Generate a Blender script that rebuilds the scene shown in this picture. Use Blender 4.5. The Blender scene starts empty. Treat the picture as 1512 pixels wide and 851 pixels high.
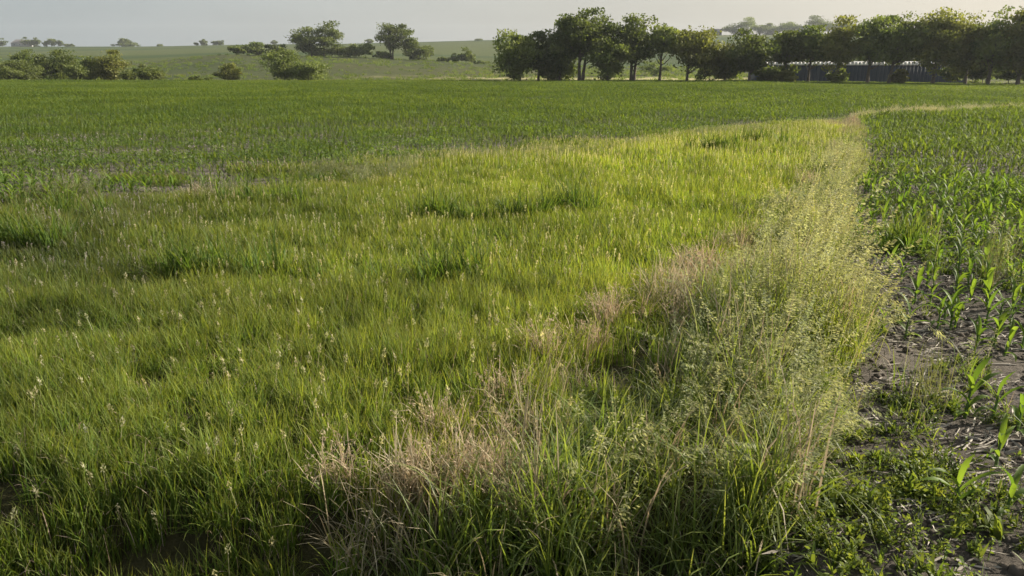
import bpy, math, random
import numpy as np
from mathutils import Vector, Matrix, Euler

scene = bpy.context.scene
rng = np.random.default_rng(7)
random.seed(7)

# ------------------------------------------------------------------ camera
H = 2.6                      # lens above the field edge
F = 1164.0                   # focal length in photo pixels (1512 wide)
W, HT = 1512.0, 851.0
VH = 75.0                    # image row of the true horizon
TH = math.atan((HT / 2 - VH) / F)
cam_d = bpy.data.cameras.new('camera')
cam = bpy.data.objects.new('camera', cam_d)
scene.collection.objects.link(cam)
cam.location = (0, 0, H)
cam.rotation_euler = (math.radians(90) - TH, 0, 0)
cam_d.sensor_width = 36
cam_d.lens = 36 * F / W
cam_d.clip_start = 0.05
cam_d.clip_end = 9000
scene.camera = cam

# ------------------------------------------------------------------ light
SUN_AZ = math.radians(75)    # to the right of the viewing direction
SUN_EL = math.radians(25)
world = bpy.data.worlds.new('World')
scene.world = world
world.use_nodes = True
nt = world.node_tree
nt.nodes.clear()
wo = nt.nodes.new('ShaderNodeOutputWorld')
bg = nt.nodes.new('ShaderNodeBackground')
bg.inputs['Strength'].default_value = 0.055
sky = nt.nodes.new('ShaderNodeTexSky')
sky.sky_type = 'NISHITA'
sky.sun_disc = False
sky.sun_elevation = SUN_EL
sky.sun_rotation = SUN_AZ
sky.air_density = 1.0
sky.dust_density = 4.0
sky.ozone_density = 1.0
tc = nt.nodes.new('ShaderNodeTexCoord')
mp = nt.nodes.new('ShaderNodeMapping'); mp.inputs['Scale'].default_value = (1.2, 1.2, 6.0)
no = nt.nodes.new('ShaderNodeTexNoise'); no.inputs['Scale'].default_value = 1.6; no.inputs['Detail'].default_value = 5
rp = nt.nodes.new('ShaderNodeMapRange')
rp.inputs['From Min'].default_value = 0.3; rp.inputs['From Max'].default_value = 0.7
rp.inputs['To Min'].default_value = 0.58; rp.inputs['To Max'].default_value = 0.74
mx = nt.nodes.new('ShaderNodeMix'); mx.data_type = 'RGBA'
vm = nt.nodes.new('ShaderNodeVectorMath'); vm.operation = 'DOT_PRODUCT'; vm.inputs[1].default_value = (math.sin(SUN_AZ), math.cos(SUN_AZ), 0)
nt.links.new(tc.outputs['Generated'], vm.inputs[0])
vr = nt.nodes.new('ShaderNodeMapRange'); vr.inputs['From Min'].default_value = -0.25; vr.inputs['From Max'].default_value = 0.95
nt.links.new(vm.outputs['Value'], vr.inputs[0])
vc = nt.nodes.new('ShaderNodeMix'); vc.data_type = 'RGBA'       # thin high veil of cloud, warmer and brighter towards the sun
vc.inputs[6].default_value = (4.3, 4.8, 5.0, 1); vc.inputs[7].default_value = (7.6, 7.0, 5.9, 1)
nt.links.new(vr.outputs[0], vc.inputs[0]); nt.links.new(vc.outputs[2], mx.inputs[7])
nt.links.new(tc.outputs['Generated'], mp.inputs[0]); nt.links.new(mp.outputs[0], no.inputs['Vector'])
nt.links.new(no.outputs[0], rp.inputs[0]); nt.links.new(rp.outputs[0], mx.inputs[0])
nt.links.new(sky.outputs[0], mx.inputs[6]); nt.links.new(mx.outputs[2], bg.inputs[0])
nt.links.new(bg.outputs[0], wo.inputs[0])

sd = bpy.data.lights.new('sun', 'SUN')
sd.energy = 5.0
sd.angle = math.radians(0.5)
sd.color = (1.0, 0.90, 0.74)
sun = bpy.data.objects.new('sun', sd)
scene.collection.objects.link(sun)
sdir = Vector((math.sin(SUN_AZ) * math.cos(SUN_EL), math.cos(SUN_AZ) * math.cos(SUN_EL), math.sin(SUN_EL)))
sun.rotation_euler = sdir.to_track_quat('Z', 'Y').to_euler()

scene.view_settings.view_transform = 'Standard'
scene.view_settings.look = 'None'
scene.view_settings.exposure = 1.17
scene.view_settings.gamma = 1.0
cy = scene.cycles
cy.max_bounces = 7; cy.diffuse_bounces = 3; cy.glossy_bounces = 2; cy.transmission_bounces = 4
cy.volume_bounces = 0; cy.transparent_max_bounces = 4
cy.caustics_reflective = False; cy.caustics_refractive = False
cy.use_adaptive_sampling = True; cy.adaptive_threshold = 0.015; cy.time_limit = 700
cy.use_denoising = True; cy.denoiser = 'OPENIMAGEDENOISE'; cy.denoising_input_passes = 'RGB_ALBEDO_NORMAL'; cy.denoising_prefilter = 'ACCURATE'
cy.sample_clamp_indirect = 6

# ------------------------------------------------------------------ pixel <-> world
CT, ST = math.cos(TH), math.sin(TH)
def ratio(v):                       # dz / dY of the ray through image row v
    d = (HT / 2 - np.asarray(v, float)) / F
    return (-ST + d * CT) / (CT + d * ST)
def xratio(u, v):
    d = (HT / 2 - np.asarray(v, float)) / F
    return ((np.asarray(u, float) - W / 2) / F) / (CT + d * ST)
def project(X, Y, Z):
    X, Y, Z = map(lambda a: np.asarray(a, float), (X, Y, Z))
    dep = Y * CT - (Z - H) * ST
    dep = np.maximum(dep, 0.05)
    up = Y * ST + (Z - H) * CT
    return W / 2 + F * X / dep, HT / 2 - F * up / dep

# ------------------------------------------------------------------ noise
def _hash(ix, iy, s):
    n = (ix.astype(np.int64) * 374761393 + iy.astype(np.int64) * 668265263 + s * 974711) & 0xffffffff
    n = ((n ^ (n >> 13)) * 1274126177) & 0xffffffff
    return ((n ^ (n >> 16)) & 0xffff) / 65535.0
def vnoise(x, y, s=0):
    x = np.asarray(x, float); y = np.asarray(y, float)
    ix = np.floor(x); iy = np.floor(y); fx = x - ix; fy = y - iy
    fx = fx * fx * (3 - 2 * fx); fy = fy * fy * (3 - 2 * fy)
    a = _hash(ix, iy, s); b = _hash(ix + 1, iy, s); c = _hash(ix, iy + 1, s); d = _hash(ix + 1, iy + 1, s)
    return (a * (1 - fx) + b * fx) * (1 - fy) + (c * (1 - fx) + d * fx) * fy
def fbm(x, y, s=0, o=3):
    t = 0; a = 1; n = 0
    for i in range(o):
        t = t + a * vnoise(x * 2 ** i + 17 * i, y * 2 ** i, s + i); n += a; a *= 0.5
    return t / n
def smooth(a, b, x):
    t = np.clip((np.asarray(x, float) - a) / (b - a), 0, 1)
    return t * t * (3 - 2 * t)

# ------------------------------------------------------------------ terrain
COL = np.array([-300, 0, 200, 340, 500, 620, 740, 900, 1075, 1300, 1512, 1800], float)
YS = np.array([130, 140, 168, 205, 250, 290, 335, 500, 900, 1100], float)
VT = np.array([
    [121, 121, 121, 121, 121, 121, 121, 121, 121, 123.5, 126, 128],
    [122.2] * 9 + [123.8, 125.5, 127],
    [121.6, 121.6, 121.6, 121.2, 121.2, 121.5, 122, 122, 122, 122, 123, 124],
    [113, 113, 111, 110, 110, 112, 113.5, 114, 114, 114, 115, 115],
    [104, 104, 100, 90, 93, 99, 104, 105, 105, 105, 105, 105],
    [97, 97, 92, 80.5, 84.5, 90.5, 97, 99, 100, 100, 100, 100],
    [93, 93, 89, 83, 87, 93, 99.5, 100, 101, 101, 101, 101],
    [83, 83, 81, 77, 77, 80, 84, 82, 80, 80, 80, 80],
    [69, 69, 69, 66.5, 65, 62, 59, 55.5, 52, 50, 50, 50],
    [69.5, 69.5, 69.5, 67, 65.5, 62.5, 59.5, 56, 52.5, 50.5, 50.5, 50.5]], float)
AC = (COL - W / 2) / F / 1.044
def _smooth_interp(x, xs, ys):
    i = np.clip(np.searchsorted(xs, x) - 1, 0, len(xs) - 2)
    t = np.clip((x - xs[i]) / (xs[i + 1] - xs[i]), 0, 1)
    t = t * t * (3 - 2 * t) * 0.6 + t * 0.4
    return i, t
def terrain(X, Y):
    X = np.asarray(X, float); Y = np.asarray(Y, float)
    r = np.hypot(X, Y)
    az = np.arctan2(X, Y)
    back = smooth(math.radians(60), math.radians(150), np.abs(az))
    az = az * (1 - back)
    a = np.tan(np.clip(az, -0.9, 0.9))
    Ye = r * np.cos(np.clip(az, -0.9, 0.9))
    ci, ct = _smooth_interp(a, AC, COL)
    ri, rt = _smooth_interp(np.maximum(Ye, 130), YS, YS)
    zt = H + YS[:, None] * ratio(VT)
    z = (zt[ri, ci] * (1 - ct) + zt[ri, ci + 1] * ct) * (1 - rt) + (zt[ri + 1, ci] * (1 - ct) + zt[ri + 1, ci + 1] * ct) * rt
    z130 = zt[0, ci] * (1 - ct) + zt[0, ci + 1] * ct
    zn = z130 * np.clip(Ye / 130, 0, 1)
    z = np.where(Ye < 130, zn, z)
    z = z - np.maximum(Ye - 1100, 0) * 0.012
    z = z + smooth(2.6, 0.5, Ye) * 1.0 - 0.62 * smooth(4.5, 3.6, Y + 0.5 * (fbm(X / .8, X * 0 + 3, 88) - .5)) * smooth(1.7, .8, X)
    amp = smooth(2, 8, Ye) * smooth(135, 100, Ye)
    z = z + amp * ((fbm(X / 2.3, Y / 2.3, 3) - 0.5) * 0.10 + (vnoise(X / 11, Y / 11, 9) - 0.5) * 0.16 * smooth(6, 20, Ye))
    far = smooth(150, 200, Ye)
    z = z + far * (vnoise(X / 40, Y / 40, 12) - 0.5) * 0.5
    return z
def ground_at(u, v):                # march the ray until it meets the ground
    rz, rx = float(ratio(v)), float(xratio(u, v))
    ys = np.concatenate([np.linspace(1.5, 60, 900), np.linspace(60, 1200, 2500)])
    d = H + ys * rz - terrain(ys * rx, ys)
    k = np.argmax(d < 0)
    y = ys[k] if d[k] < 0 else 900.0
    return y * rx, y, float(terrain(y * rx, y))

# ------------------------------------------------------------------ mesh helpers
def make_mesh(name, V, Q, mats, mi=None, smoothf=False, attrs=None):
    V = np.ascontiguousarray(V, np.float32).reshape(-1, 3); Q = np.ascontiguousarray(Q, np.int32).reshape(-1, 4)
    me = bpy.data.meshes.new(name)
    me.vertices.add(len(V)); me.vertices.foreach_set('co', V.ravel())
    me.loops.add(Q.size); me.loops.foreach_set('vertex_index', Q.ravel())
    me.polygons.add(len(Q))
    me.polygons.foreach_set('loop_start', np.arange(0, Q.size, 4, dtype=np.int32))
    if mi is not None: me.polygons.foreach_set('material_index', np.asarray(mi, np.int32))
    if smoothf: me.polygons.foreach_set('use_smooth', np.ones(len(Q), bool))
    for m in mats: me.materials.append(m)
    for k, a in (attrs or {}).items():
        a = np.asarray(a, np.float32)
        if a.ndim == 1:
            at = me.attributes.new(k, 'FLOAT', 'POINT'); at.data.foreach_set('value', a)
        else:
            at = me.attributes.new(k, 'FLOAT_VECTOR', 'POINT'); at.data.foreach_set('vector', a.ravel())
    me.update(calc_edges=True)
    return me
def link(name, data, parent=None, label=None, cat=None, group=None, kind=None, loc=None):
    o = bpy.data.objects.new(name, data)
    scene.collection.objects.link(o)
    if parent is not None: o.parent = parent
    if label: o['label'] = label
    if cat: o['category'] = cat
    if group: o['group'] = group
    if kind: o['kind'] = kind
    if loc is not None: o.location = loc
    return o
class Geo:
    """collects quads with a material index and the two point attributes bt (random) and s (along)."""
    def __init__(s): s.V = []; s.Q = []; s.M = []; s.B = []; s.S = []; s.n = 0
    def add(s, V, Q, mi=0, bt=None, sa=None):
        V = np.asarray(V, float).reshape(-1, 3); Q = np.asarray(Q, int).reshape(-1, 4)
        s.V.append(V); s.Q.append(Q + s.n); s.M.append(np.full(len(Q), mi)); s.n += len(V)
        s.B.append(np.broadcast_to(np.asarray(0.5 if bt is None else bt, float), (len(V),)))
        s.S.append(np.broadcast_to(np.asarray(0.5 if sa is None else sa, float), (len(V),)))
    def mesh(s, name, mats, smoothf=True):
        return make_mesh(name, np.concatenate(s.V), np.concatenate(s.Q), mats, np.concatenate(s.M), smoothf,
                         {'bt': np.concatenate(s.B), 's': np.concatenate(s.S)})
def strip_faces(n, K):
    base = np.arange(n)[:, None] * (K + 1) * 2
    k = np.arange(K)[None, :] * 2
    a = base + k
    return np.stack([a, a + 1, a + 3, a + 2], -1).reshape(-1, 4)
def blades(g, n, R, h, w, lean=0.25, bend=0.8, K=4, mi=0, dirphi=None, dirs=0.0, hv=0.3, origin=(0, 0, 0), r=rng, flat=0.5):
    ph0 = r.uniform(0, 2 * np.pi, n); rad = R * np.sqrt(r.random(n))
    bx, by = rad * np.cos(ph0) + origin[0], rad * np.sin(ph0) + origin[1]
    phi = ph0 * 0.5 + r.uniform(0, 2 * np.pi, n)
    if dirphi is not None:
        t = r.random(n) < dirs
        phi = np.where(t, dirphi + r.normal(0, 0.5, n), phi)
    L = h * (1 + hv * r.normal(0, 1, n)).clip(0.35, 1.8)
    t0 = np.abs(r.normal(0, lean, n)); be = bend * r.gamma(2.0, 0.5, n).clip(0, 3)
    s = np.linspace(0, 1, K + 1)
    tilt = t0[:, None] + be[:, None] * s[None, :] ** 1.6
    tilt = np.minimum(tilt, 2.6)
    ds = L[:, None] / K
    tm = (tilt[:, 1:] + tilt[:, :-1]) / 2
    hx = np.concatenate([np.zeros((n, 1)), np.cumsum(np.sin(tm) * ds, 1)], 1)
    hz = np.concatenate([np.zeros((n, 1)), np.cumsum(np.cos(tm) * ds, 1)], 1)
    P = np.stack([bx[:, None] + hx * np.cos(phi)[:, None], by[:, None] + hx * np.sin(phi)[:, None], origin[2] + hz], -1)
    wp = w * r.uniform(0.7, 1.3, n)
    prof = np.array([0.75, 1.0, 0.95, 0.7, 0.08]) if K == 4 else np.interp(s, [0, .25, .5, .75, 1], [0.75, 1, .95, .7, .08])
    side_phi = phi + np.pi / 2 + r.normal(0, flat, n)
    sv = np.stack([np.cos(side_phi), np.sin(side_phi), r.normal(0, 0.15, n)], -1)
    hw = 0.5 * wp[:, None] * prof[None, :]
    A = P - sv[:, None, :] * hw[..., None]; B = P + sv[:, None, :] * hw[..., None]
    V = np.stack([A, B], 2)
    bt = r.random(n)
    g.add(V, strip_faces(n, K), mi, np.repeat(bt, (K + 1) * 2), np.tile(np.repeat(s, 2), n))
    return P, phi
def diamonds(g, C, D, ln, wd, mi=0, r=rng, bt=None):
    """small leaf/spikelet faces: centre C, long axis D, length ln, width wd."""
    n = len(C)
    D = D / np.maximum(np.linalg.norm(D, axis=1, keepdims=True), 1e-6)
    up = r.normal(0, 1, (n, 3)); S = np.cross(D, up); S /= np.maximum(np.linalg.norm(S, axis=1, keepdims=True), 1e-6)
    ln = np.broadcast_to(ln, n)[:, None]; wd = np.broadcast_to(wd, n)[:, None]
    V = np.stack([C - D * ln * .5, C + S * wd * .5 - D * ln * .05, C + D * ln * .5, C - S * wd * .5 - D * ln * .05], 1)
    Q = np.arange(4 * n).reshape(-1, 4)
    b = r.random(n) if bt is None else bt
    g.add(V, Q, mi, np.repeat(b, 4), np.tile([0, .5, 1, .5], n))
def tube(g, pts, rad, sides=6, mi=0):
    pts = np.asarray(pts, float); n = len(pts)
    T = np.gradient(pts, axis=0); T /= np.maximum(np.linalg.norm(T, axis=1, keepdims=True), 1e-9)
    ref = np.array([0.3, 0.9, 0.1]) if abs(T[0, 2]) > 0.7 else np.array([0, 0, 1.0])
    N = np.cross(T, ref); N /= np.maximum(np.linalg.norm(N, axis=1, keepdims=True), 1e-9)
    B = np.cross(T, N)
    a = np.linspace(0, 2 * np.pi, sides, endpoint=False)
    V = pts[:, None, :] + (N[:, None, :] * np.cos(a)[None, :, None] + B[:, None, :] * np.sin(a)[None, :, None]) * np.asarray(rad)[:, None, None]
    i = np.arange(n - 1)[:, None] * sides; j = np.arange(sides)[None, :]; j2 = (j + 1) % sides
    Q = np.stack([i + j, i + j2, i + sides + j2, i + sides + j], -1).reshape(-1, 4)
    g.add(V, Q, mi, 0.5, np.repeat(np.linspace(0, 1, n), sides))
def boxg(g, x0, x1, y0, y1, z0, z1, mi=0):
    V = [(x0, y0, z0), (x1, y0, z0), (x1, y1, z0), (x0, y1, z0), (x0, y0, z1), (x1, y0, z1), (x1, y1, z1), (x0, y1, z1)]
    Q = [(0, 3, 2, 1), (4, 5, 6, 7), (0, 1, 5, 4), (1, 2, 6, 5), (2, 3, 7, 6), (3, 0, 4, 7)]
    g.add(V, Q, mi)

# ------------------------------------------------------------------ materials
def N(nt, t, **k):
    n = nt.nodes.new(t)
    for a, b in k.items(): setattr(n, a, b)
    return n
def leaf_mat(name, ca, cb, tip=None, tint='inst', trans=0.45, rough=0.6, spec=0.14, tcol=(1.25, 1.15, 0.45), noise=None):
    """plant tissue: colour runs from ca to cb blade by blade, tips fade to tip; lets light through."""
    m = bpy.data.materials.new(name); m.use_nodes = True; nt = m.node_tree; nt.nodes.clear(); L = nt.links.new
    out = N(nt, 'ShaderNodeOutputMaterial')
    at = N(nt, 'ShaderNodeAttribute', attribute_name='bt')
    mix = N(nt, 'ShaderNodeMix', data_type='RGBA'); mix.inputs[6].default_value = (*ca, 1); mix.inputs[7].default_value = (*cb, 1)
    L(at.outputs['Fac'], mix.inputs[0]); c = mix.outputs[2]
    if tip:
        sa = N(nt, 'ShaderNodeAttribute', attribute_name='s')
        mr = N(nt, 'ShaderNodeMapRange'); mr.inputs['From Min'].default_value = 0.55; mr.inputs['From Max'].default_value = 1.15
        L(sa.outputs['Fac'], mr.inputs[0])
        m2 = N(nt, 'ShaderNodeMix', data_type='RGBA'); m2.inputs[7].default_value = (*tip, 1)
        L(mr.outputs[0], m2.inputs[0]); L(c, m2.inputs[6]); c = m2.outputs[2]
    if noise:
        tcn = N(nt, 'ShaderNodeTexCoord'); nn = N(nt, 'ShaderNodeTexNoise'); nn.inputs['Scale'].default_value = noise[0]
        L(tcn.outputs['Object'], nn.inputs['Vector'])
        m3 = N(nt, 'ShaderNodeMix', data_type='RGBA'); m3.inputs[7].default_value = (*noise[1], 1)
        mr = N(nt, 'ShaderNodeMapRange'); mr.inputs['From Min'].default_value = 0.45; mr.inputs['From Max'].default_value = 0.62
        mr.inputs['To Max'].default_value = noise[2]
        L(nn.outputs[0], mr.inputs[0]); L(mr.outputs[0], m3.inputs[0]); L(c, m3.inputs[6]); c = m3.outputs[2]
    if tint == 'inst':
        ti = N(nt, 'ShaderNodeAttribute', attribute_name='tint', attribute_type='INSTANCER')
        mm = N(nt, 'ShaderNodeMix', data_type='RGBA', blend_type='MULTIPLY'); mm.inputs[0].default_value = 1
        L(c, mm.inputs[6]); L(ti.outputs['Vector'], mm.inputs[7]); c = mm.outputs[2]
    elif tint == 'obj':
        oi = N(nt, 'ShaderNodeObjectInfo'); hs = N(nt, 'ShaderNodeHueSaturation')
        mr = N(nt, 'ShaderNodeMapRange'); mr.inputs['To Min'].default_value = 0.75; mr.inputs['To Max'].default_value = 1.25
        L(oi.outputs['Random'], mr.inputs[0]); L(mr.outputs[0], hs.inputs['Value']); L(c, hs.inputs['Color']); c = hs.outputs[0]
    p = N(nt, 'ShaderNodeBsdfPrincipled'); p.inputs['Roughness'].default_value = rough
    p.inputs['Specular IOR Level'].default_value = spec
    L(c, p.inputs['Base Color'])
    tb = N(nt, 'ShaderNodeBsdfTranslucent')
    tm = N(nt, 'ShaderNodeMix', data_type='RGBA', blend_type='MULTIPLY'); tm.inputs[0].default_value = 1; tm.inputs[7].default_value = (*[x * 1.7 for x in tcol], 1)
    L(c, tm.inputs[6]); L(tm.outputs[2], tb.inputs[0])
    ms = N(nt, 'ShaderNodeMixShader'); ms.inputs[0].default_value = trans
    L(p.outputs[0], ms.inputs[1]); L(tb.outputs[0], ms.inputs[2]); L(ms.outputs[0], out.inputs[0])
    return m
def plain_mat(name, col, rough=0.8, noise=None, bump=0.0, spec=0.3):
    m = bpy.data.materials.new(name); m.use_nodes = True; nt = m.node_tree; L = nt.links.new
    p = nt.nodes['Principled BSDF']; p.inputs['Roughness'].default_value = rough; p.inputs['Base Color'].default_value = (*col, 1)
    p.inputs['Specular IOR Level'].default_value = spec
    if noise:
        tcn = N(nt, 'ShaderNodeTexCoord'); nn = N(nt, 'ShaderNodeTexNoise'); nn.inputs['Scale'].default_value = noise[0]; nn.inputs['Detail'].default_value = 6
        L(tcn.outputs['Object'], nn.inputs['Vector'])
        cr = N(nt, 'ShaderNodeMix', data_type='RGBA'); cr.inputs[6].default_value = (*col, 1); cr.inputs[7].default_value = (*noise[1], 1)
        mr = N(nt, 'ShaderNodeMapRange'); mr.inputs['From Min'].default_value = 0.35; mr.inputs['From Max'].default_value = 0.65
        L(nn.outputs[0], mr.inputs[0]); L(mr.outputs[0], cr.inputs[0]); L(cr.outputs[2], p.inputs['Base Color'])
        if bump:
            b = N(nt, 'ShaderNodeBump'); b.inputs['Strength'].default_value = bump; L(nn.outputs[0], b.inputs['Height']); L(b.outputs[0], p.inputs['Normal'])
    return m
M = {}
M['grass'] = leaf_mat('grass_blade', (0.07, 0.13, 0.024), (0.13, 0.195, 0.036), tip=(0.17, 0.18, 0.05))
M['brome'] = leaf_mat('brome_blade', (0.08, 0.135, 0.028), (0.19, 0.235, 0.06), tip=(0.19, 0.20, 0.10), rough=0.5, spec=0.3)
M['dry'] = leaf_mat('dry_blade', (0.29, 0.235, 0.15), (0.44, 0.37, 0.26), tip=(0.44, 0.37, 0.27), trans=0.3, tcol=(0.9, 0.8, 0.7), rough=0.6)
M['panicle'] = leaf_mat('panicle', (0.27, 0.28, 0.14), (0.42, 0.41, 0.25), trans=0.4, tcol=(0.8, 0.8, 0.5), rough=0.6)
M['weed'] = leaf_mat('weed_leaf', (0.06, 0.10, 0.022), (0.13, 0.165, 0.045), trans=0.42, rough=0.55, spec=0.25)
M['corn_far'] = leaf_mat('corn_leaf_field', (0.055, 0.10, 0.022), (0.095, 0.145, 0.032), trans=0.42, rough=0.55, spec=0.2)
M['corn'] = leaf_mat('corn_leaf', (0.065, 0.125, 0.025), (0.11, 0.17, 0.032), tint='obj', trans=0.48, rough=0.5, spec=0.2)
M['corn_stalk'] = leaf_mat('corn_stalk', (0.10, 0.17, 0.05), (0.13, 0.19, 0.06), tint='obj', trans=0.1)
M['dry_thing'] = leaf_mat('dry_tuft_blade', (0.32, 0.26, 0.17), (0.47, 0.39, 0.29), tint='none', trans=0.3, tcol=(0.9, 0.8, 0.7), rough=0.6)
M['green_thing'] = leaf_mat('tall_tuft_blade', (0.05, 0.10, 0.022), (0.09, 0.14, 0.035), tip=(0.14, 0.15, 0.05), tint='none')
M['grey_thing'] = leaf_mat('grey_stem_blade', (0.12, 0.14, 0.08), (0.19, 0.20, 0.13), tint='none', trans=0.25)
M['straw'] = plain_mat('straw', (0.34, 0.31, 0.265), 0.7, (9, (0.19, 0.17, 0.145)))
def crown_mat(name, a, b, trans=0.38):
    return leaf_mat(name, a, b, tint='obj', trans=trans, rough=0.55, spec=0.2, tcol=(.95, 1.0, .45), noise=(0.35, tuple(x * 1.35 for x in b), 0.7))
M['c_dark'] = crown_mat('foliage_dark', (0.06, 0.09, 0.026), (0.12, 0.14, 0.042))
M['c_ash'] = crown_mat('foliage_ash', (0.08, 0.112, 0.03), (0.15, 0.17, 0.05))
M['c_olive'] = crown_mat('foliage_olive', (0.08, 0.095, 0.026), (0.15, 0.15, 0.045))
M['c_willow'] = crown_mat('foliage_willow', (0.085, 0.11, 0.035), (0.13, 0.155, 0.05))
M['bark'] = plain_mat('bark', (0.075, 0.06, 0.045), 0.9, (6, (0.12, 0.10, 0.08)), 0.5)

# ------------------------------------------------------------------ zones of the near ground (by their place on the ground)
LB = np.array([(-400, 330), (0, 316), (180, 300), (330, 284), (500, 270), (620, 246), (760, 228), (900, 212), (1100, 187), (1265, 176)], float)   # grass strip / left corn
GL = np.array([(1262, 176), (1300, 170), (1400, 165), (1512, 160), (1800, 150)], float)      # pale grass line between the corn fields
BL = np.array([(178, 1245), (190, 1238), (230, 1205), (270, 1172), (340, 1110), (390, 1062), (440, 1000), (500, 925), (560, 845), (620, 755), (700, 640), (780, 540), (880, 470), (1100, 380)], float)   # left edge of the brome belt: (v, u)
BR = np.array([(178, 1258), (190, 1270), (250, 1268), (340, 1235), (400, 1222), (480, 1245), (540, 1258), (620, 1240), (700, 1205), (800, 1150), (900, 1110), (1100, 1050)], float)          # right edge
def zone(X, Y):
    Z = terrain(X, Y)
    u, v = project(X, Y, Z)
    v = np.minimum(v, 1090)
    wob = (fbm(X / 1.1, Y / 1.1, 31) - 0.5)
    lb = np.interp(u, LB[:, 0], LB[:, 1]) + (wob * 30 + (fbm(X / 3.1, Y / 1.6, 33) - .5) * 46) * smooth(165, 290, v)
    lb = np.where(u > 1262, np.interp(u, GL[:, 0], GL[:, 1]), lb)
    bl = np.interp(v, BL[:, 0], BL[:, 1]) + wob * 110 * smooth(170, 500, v)
    br = np.interp(v, BR[:, 0], BR[:, 1]) + (fbm(X / 0.8, Y / 0.8, 37) - .5) * 130 * smooth(170, 500, v)
    return u, v, lb, bl, br, Z

# ------------------------------------------------------------------ ground sheet
def build_ground():
    az = np.concatenate([np.radians(np.arange(-180, -40, 4)), np.radians(np.arange(-40, 40, 0.22)), np.radians(np.arange(40, 181, 4))])
    az[-1] = math.pi
    r = np.concatenate([[0.0], np.geomspace(0.6, 130, 230), np.linspace(131, 350, 110), np.geomspace(355, 6000, 60)])
    A, R = np.meshgrid(az, r)
    X = R * np.sin(A); Y = R * np.cos(A)
    Z = terrain(X, Y)
    n, m = X.shape
    i = np.arange(n - 1)[:, None] * m; j = np.arange(m - 1)[None, :]
    Q = np.stack([i + j, i + j + 1, i + m + j + 1, i + m + j], -1).reshape(-1, 4)
    Q = Q[:, ::-1]
    u, v, lb, bl, br, _ = zone(X, Y)
    front = (np.abs(A) < 1.2)
    soil = np.array([0.115, 0.102, 0.088]); thatch = np.array([0.07, 0.066, 0.03]); corn = np.array([0.055, 0.085, 0.028])
    col = np.zeros(X.shape + (3,)) + thatch
    fieldm = ((v < lb) | (u > br)) & (R < 131)
    far = smooth(12, 60, R)[..., None]
    fcol = soil * (1 - far) + (soil * 0.35 + corn * 0.65) * far
    col = np.where(fieldm[..., None], fcol, col)
    # hills: crop and meadow bands following the slope
    band = fbm(A * 5 + 3, R / 34.0, 51, 4)
    meadow = np.array([0.070, 0.070, 0.028]); meadow2 = np.array([0.034, 0.054, 0.018]); crop = np.array([0.034, 0.056, 0.016]); crop2 = np.array([0.060, 0.076, 0.022])
    mid = meadow * band[..., None] + meadow2 * (1 - band[..., None])
    dry = smooth(0.42, 0.6, fbm(A * 9, R / 9.0, 55, 3)) * smooth(-0.25, 0.0, A) * smooth(215, 190, R) * smooth(150, 165, R)
    mid = mid * (1 - dry[..., None]) + np.array([0.36, 0.33, 0.17]) * dry[..., None]
    b2 = smooth(0.42, 0.6, fbm(A * 3, R / 60.0, 61, 3))[..., None]
    farc = crop * (1 - b2) + crop2 * b2
    col = np.where((R >= 131)[..., None] & (R < 312)[..., None], mid, col)
    col = np.where((R >= 312)[..., None], farc, col)
    m_ = bpy.data.materials.new('ground'); m_.use_nodes = True; nt = m_.node_tree; L = nt.links.new
    p = nt.nodes['Principled BSDF']; p.inputs['Roughness'].default_value = 0.95; p.inputs['Specular IOR Level'].default_value = 0.1
    at = N(nt, 'ShaderNodeAttribute', attribute_name='gcol')
    tcn = N(nt, 'ShaderNodeTexCoord')
    n1 = N(nt, 'ShaderNodeTexNoise'); n1.inputs['Scale'].default_value = 14; n1.inputs['Detail'].default_value = 8; n1.inputs['Roughness'].default_value = 0.7
    n2 = N(nt, 'ShaderNodeTexNoise'); n2.inputs['Scale'].default_value = 0.35; n2.inputs['Detail'].default_value = 9; n2.inputs['Roughness'].default_value = 0.75
    L(tcn.outputs['Object'], n1.inputs['Vector']); L(tcn.outputs['Object'], n2.inputs['Vector'])
    ad = N(nt, 'ShaderNodeMath', operation='MULTIPLY'); L(n1.outputs[0], ad.inputs[0]); L(n2.outputs[0], ad.inputs[1])
    mr = N(nt, 'ShaderNodeMapRange'); mr.inputs['From Min'].default_value = 0.12; mr.inputs['From Max'].default_value = 0.38; mr.inputs['To Min'].default_value = 0.45; mr.inputs['To Max'].default_value = 1.55
    L(ad.outputs[0], mr.inputs[0])
    mm = N(nt, 'ShaderNodeVectorMath', operation='SCALE'); L(at.outputs['Vector'], mm.inputs[0]); L(mr.outputs[0], mm.inputs['Scale'])
    L(mm.outputs[0], p.inputs['Base Color'])
    b = N(nt, 'ShaderNodeBump'); b.inputs['Strength'].default_value = 1.0; b.inputs['Distance'].default_value = 0.09
    L(n1.outputs[0], b.inputs['Height']); L(b.outputs[0], p.inputs['Normal'])
    me = make_mesh('ground', np.stack([X, Y, Z], -1), Q, [m_], None, True, {'gcol': col.reshape(-1, 3)})
    link('ground', me, kind='structure')
build_ground()

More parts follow.
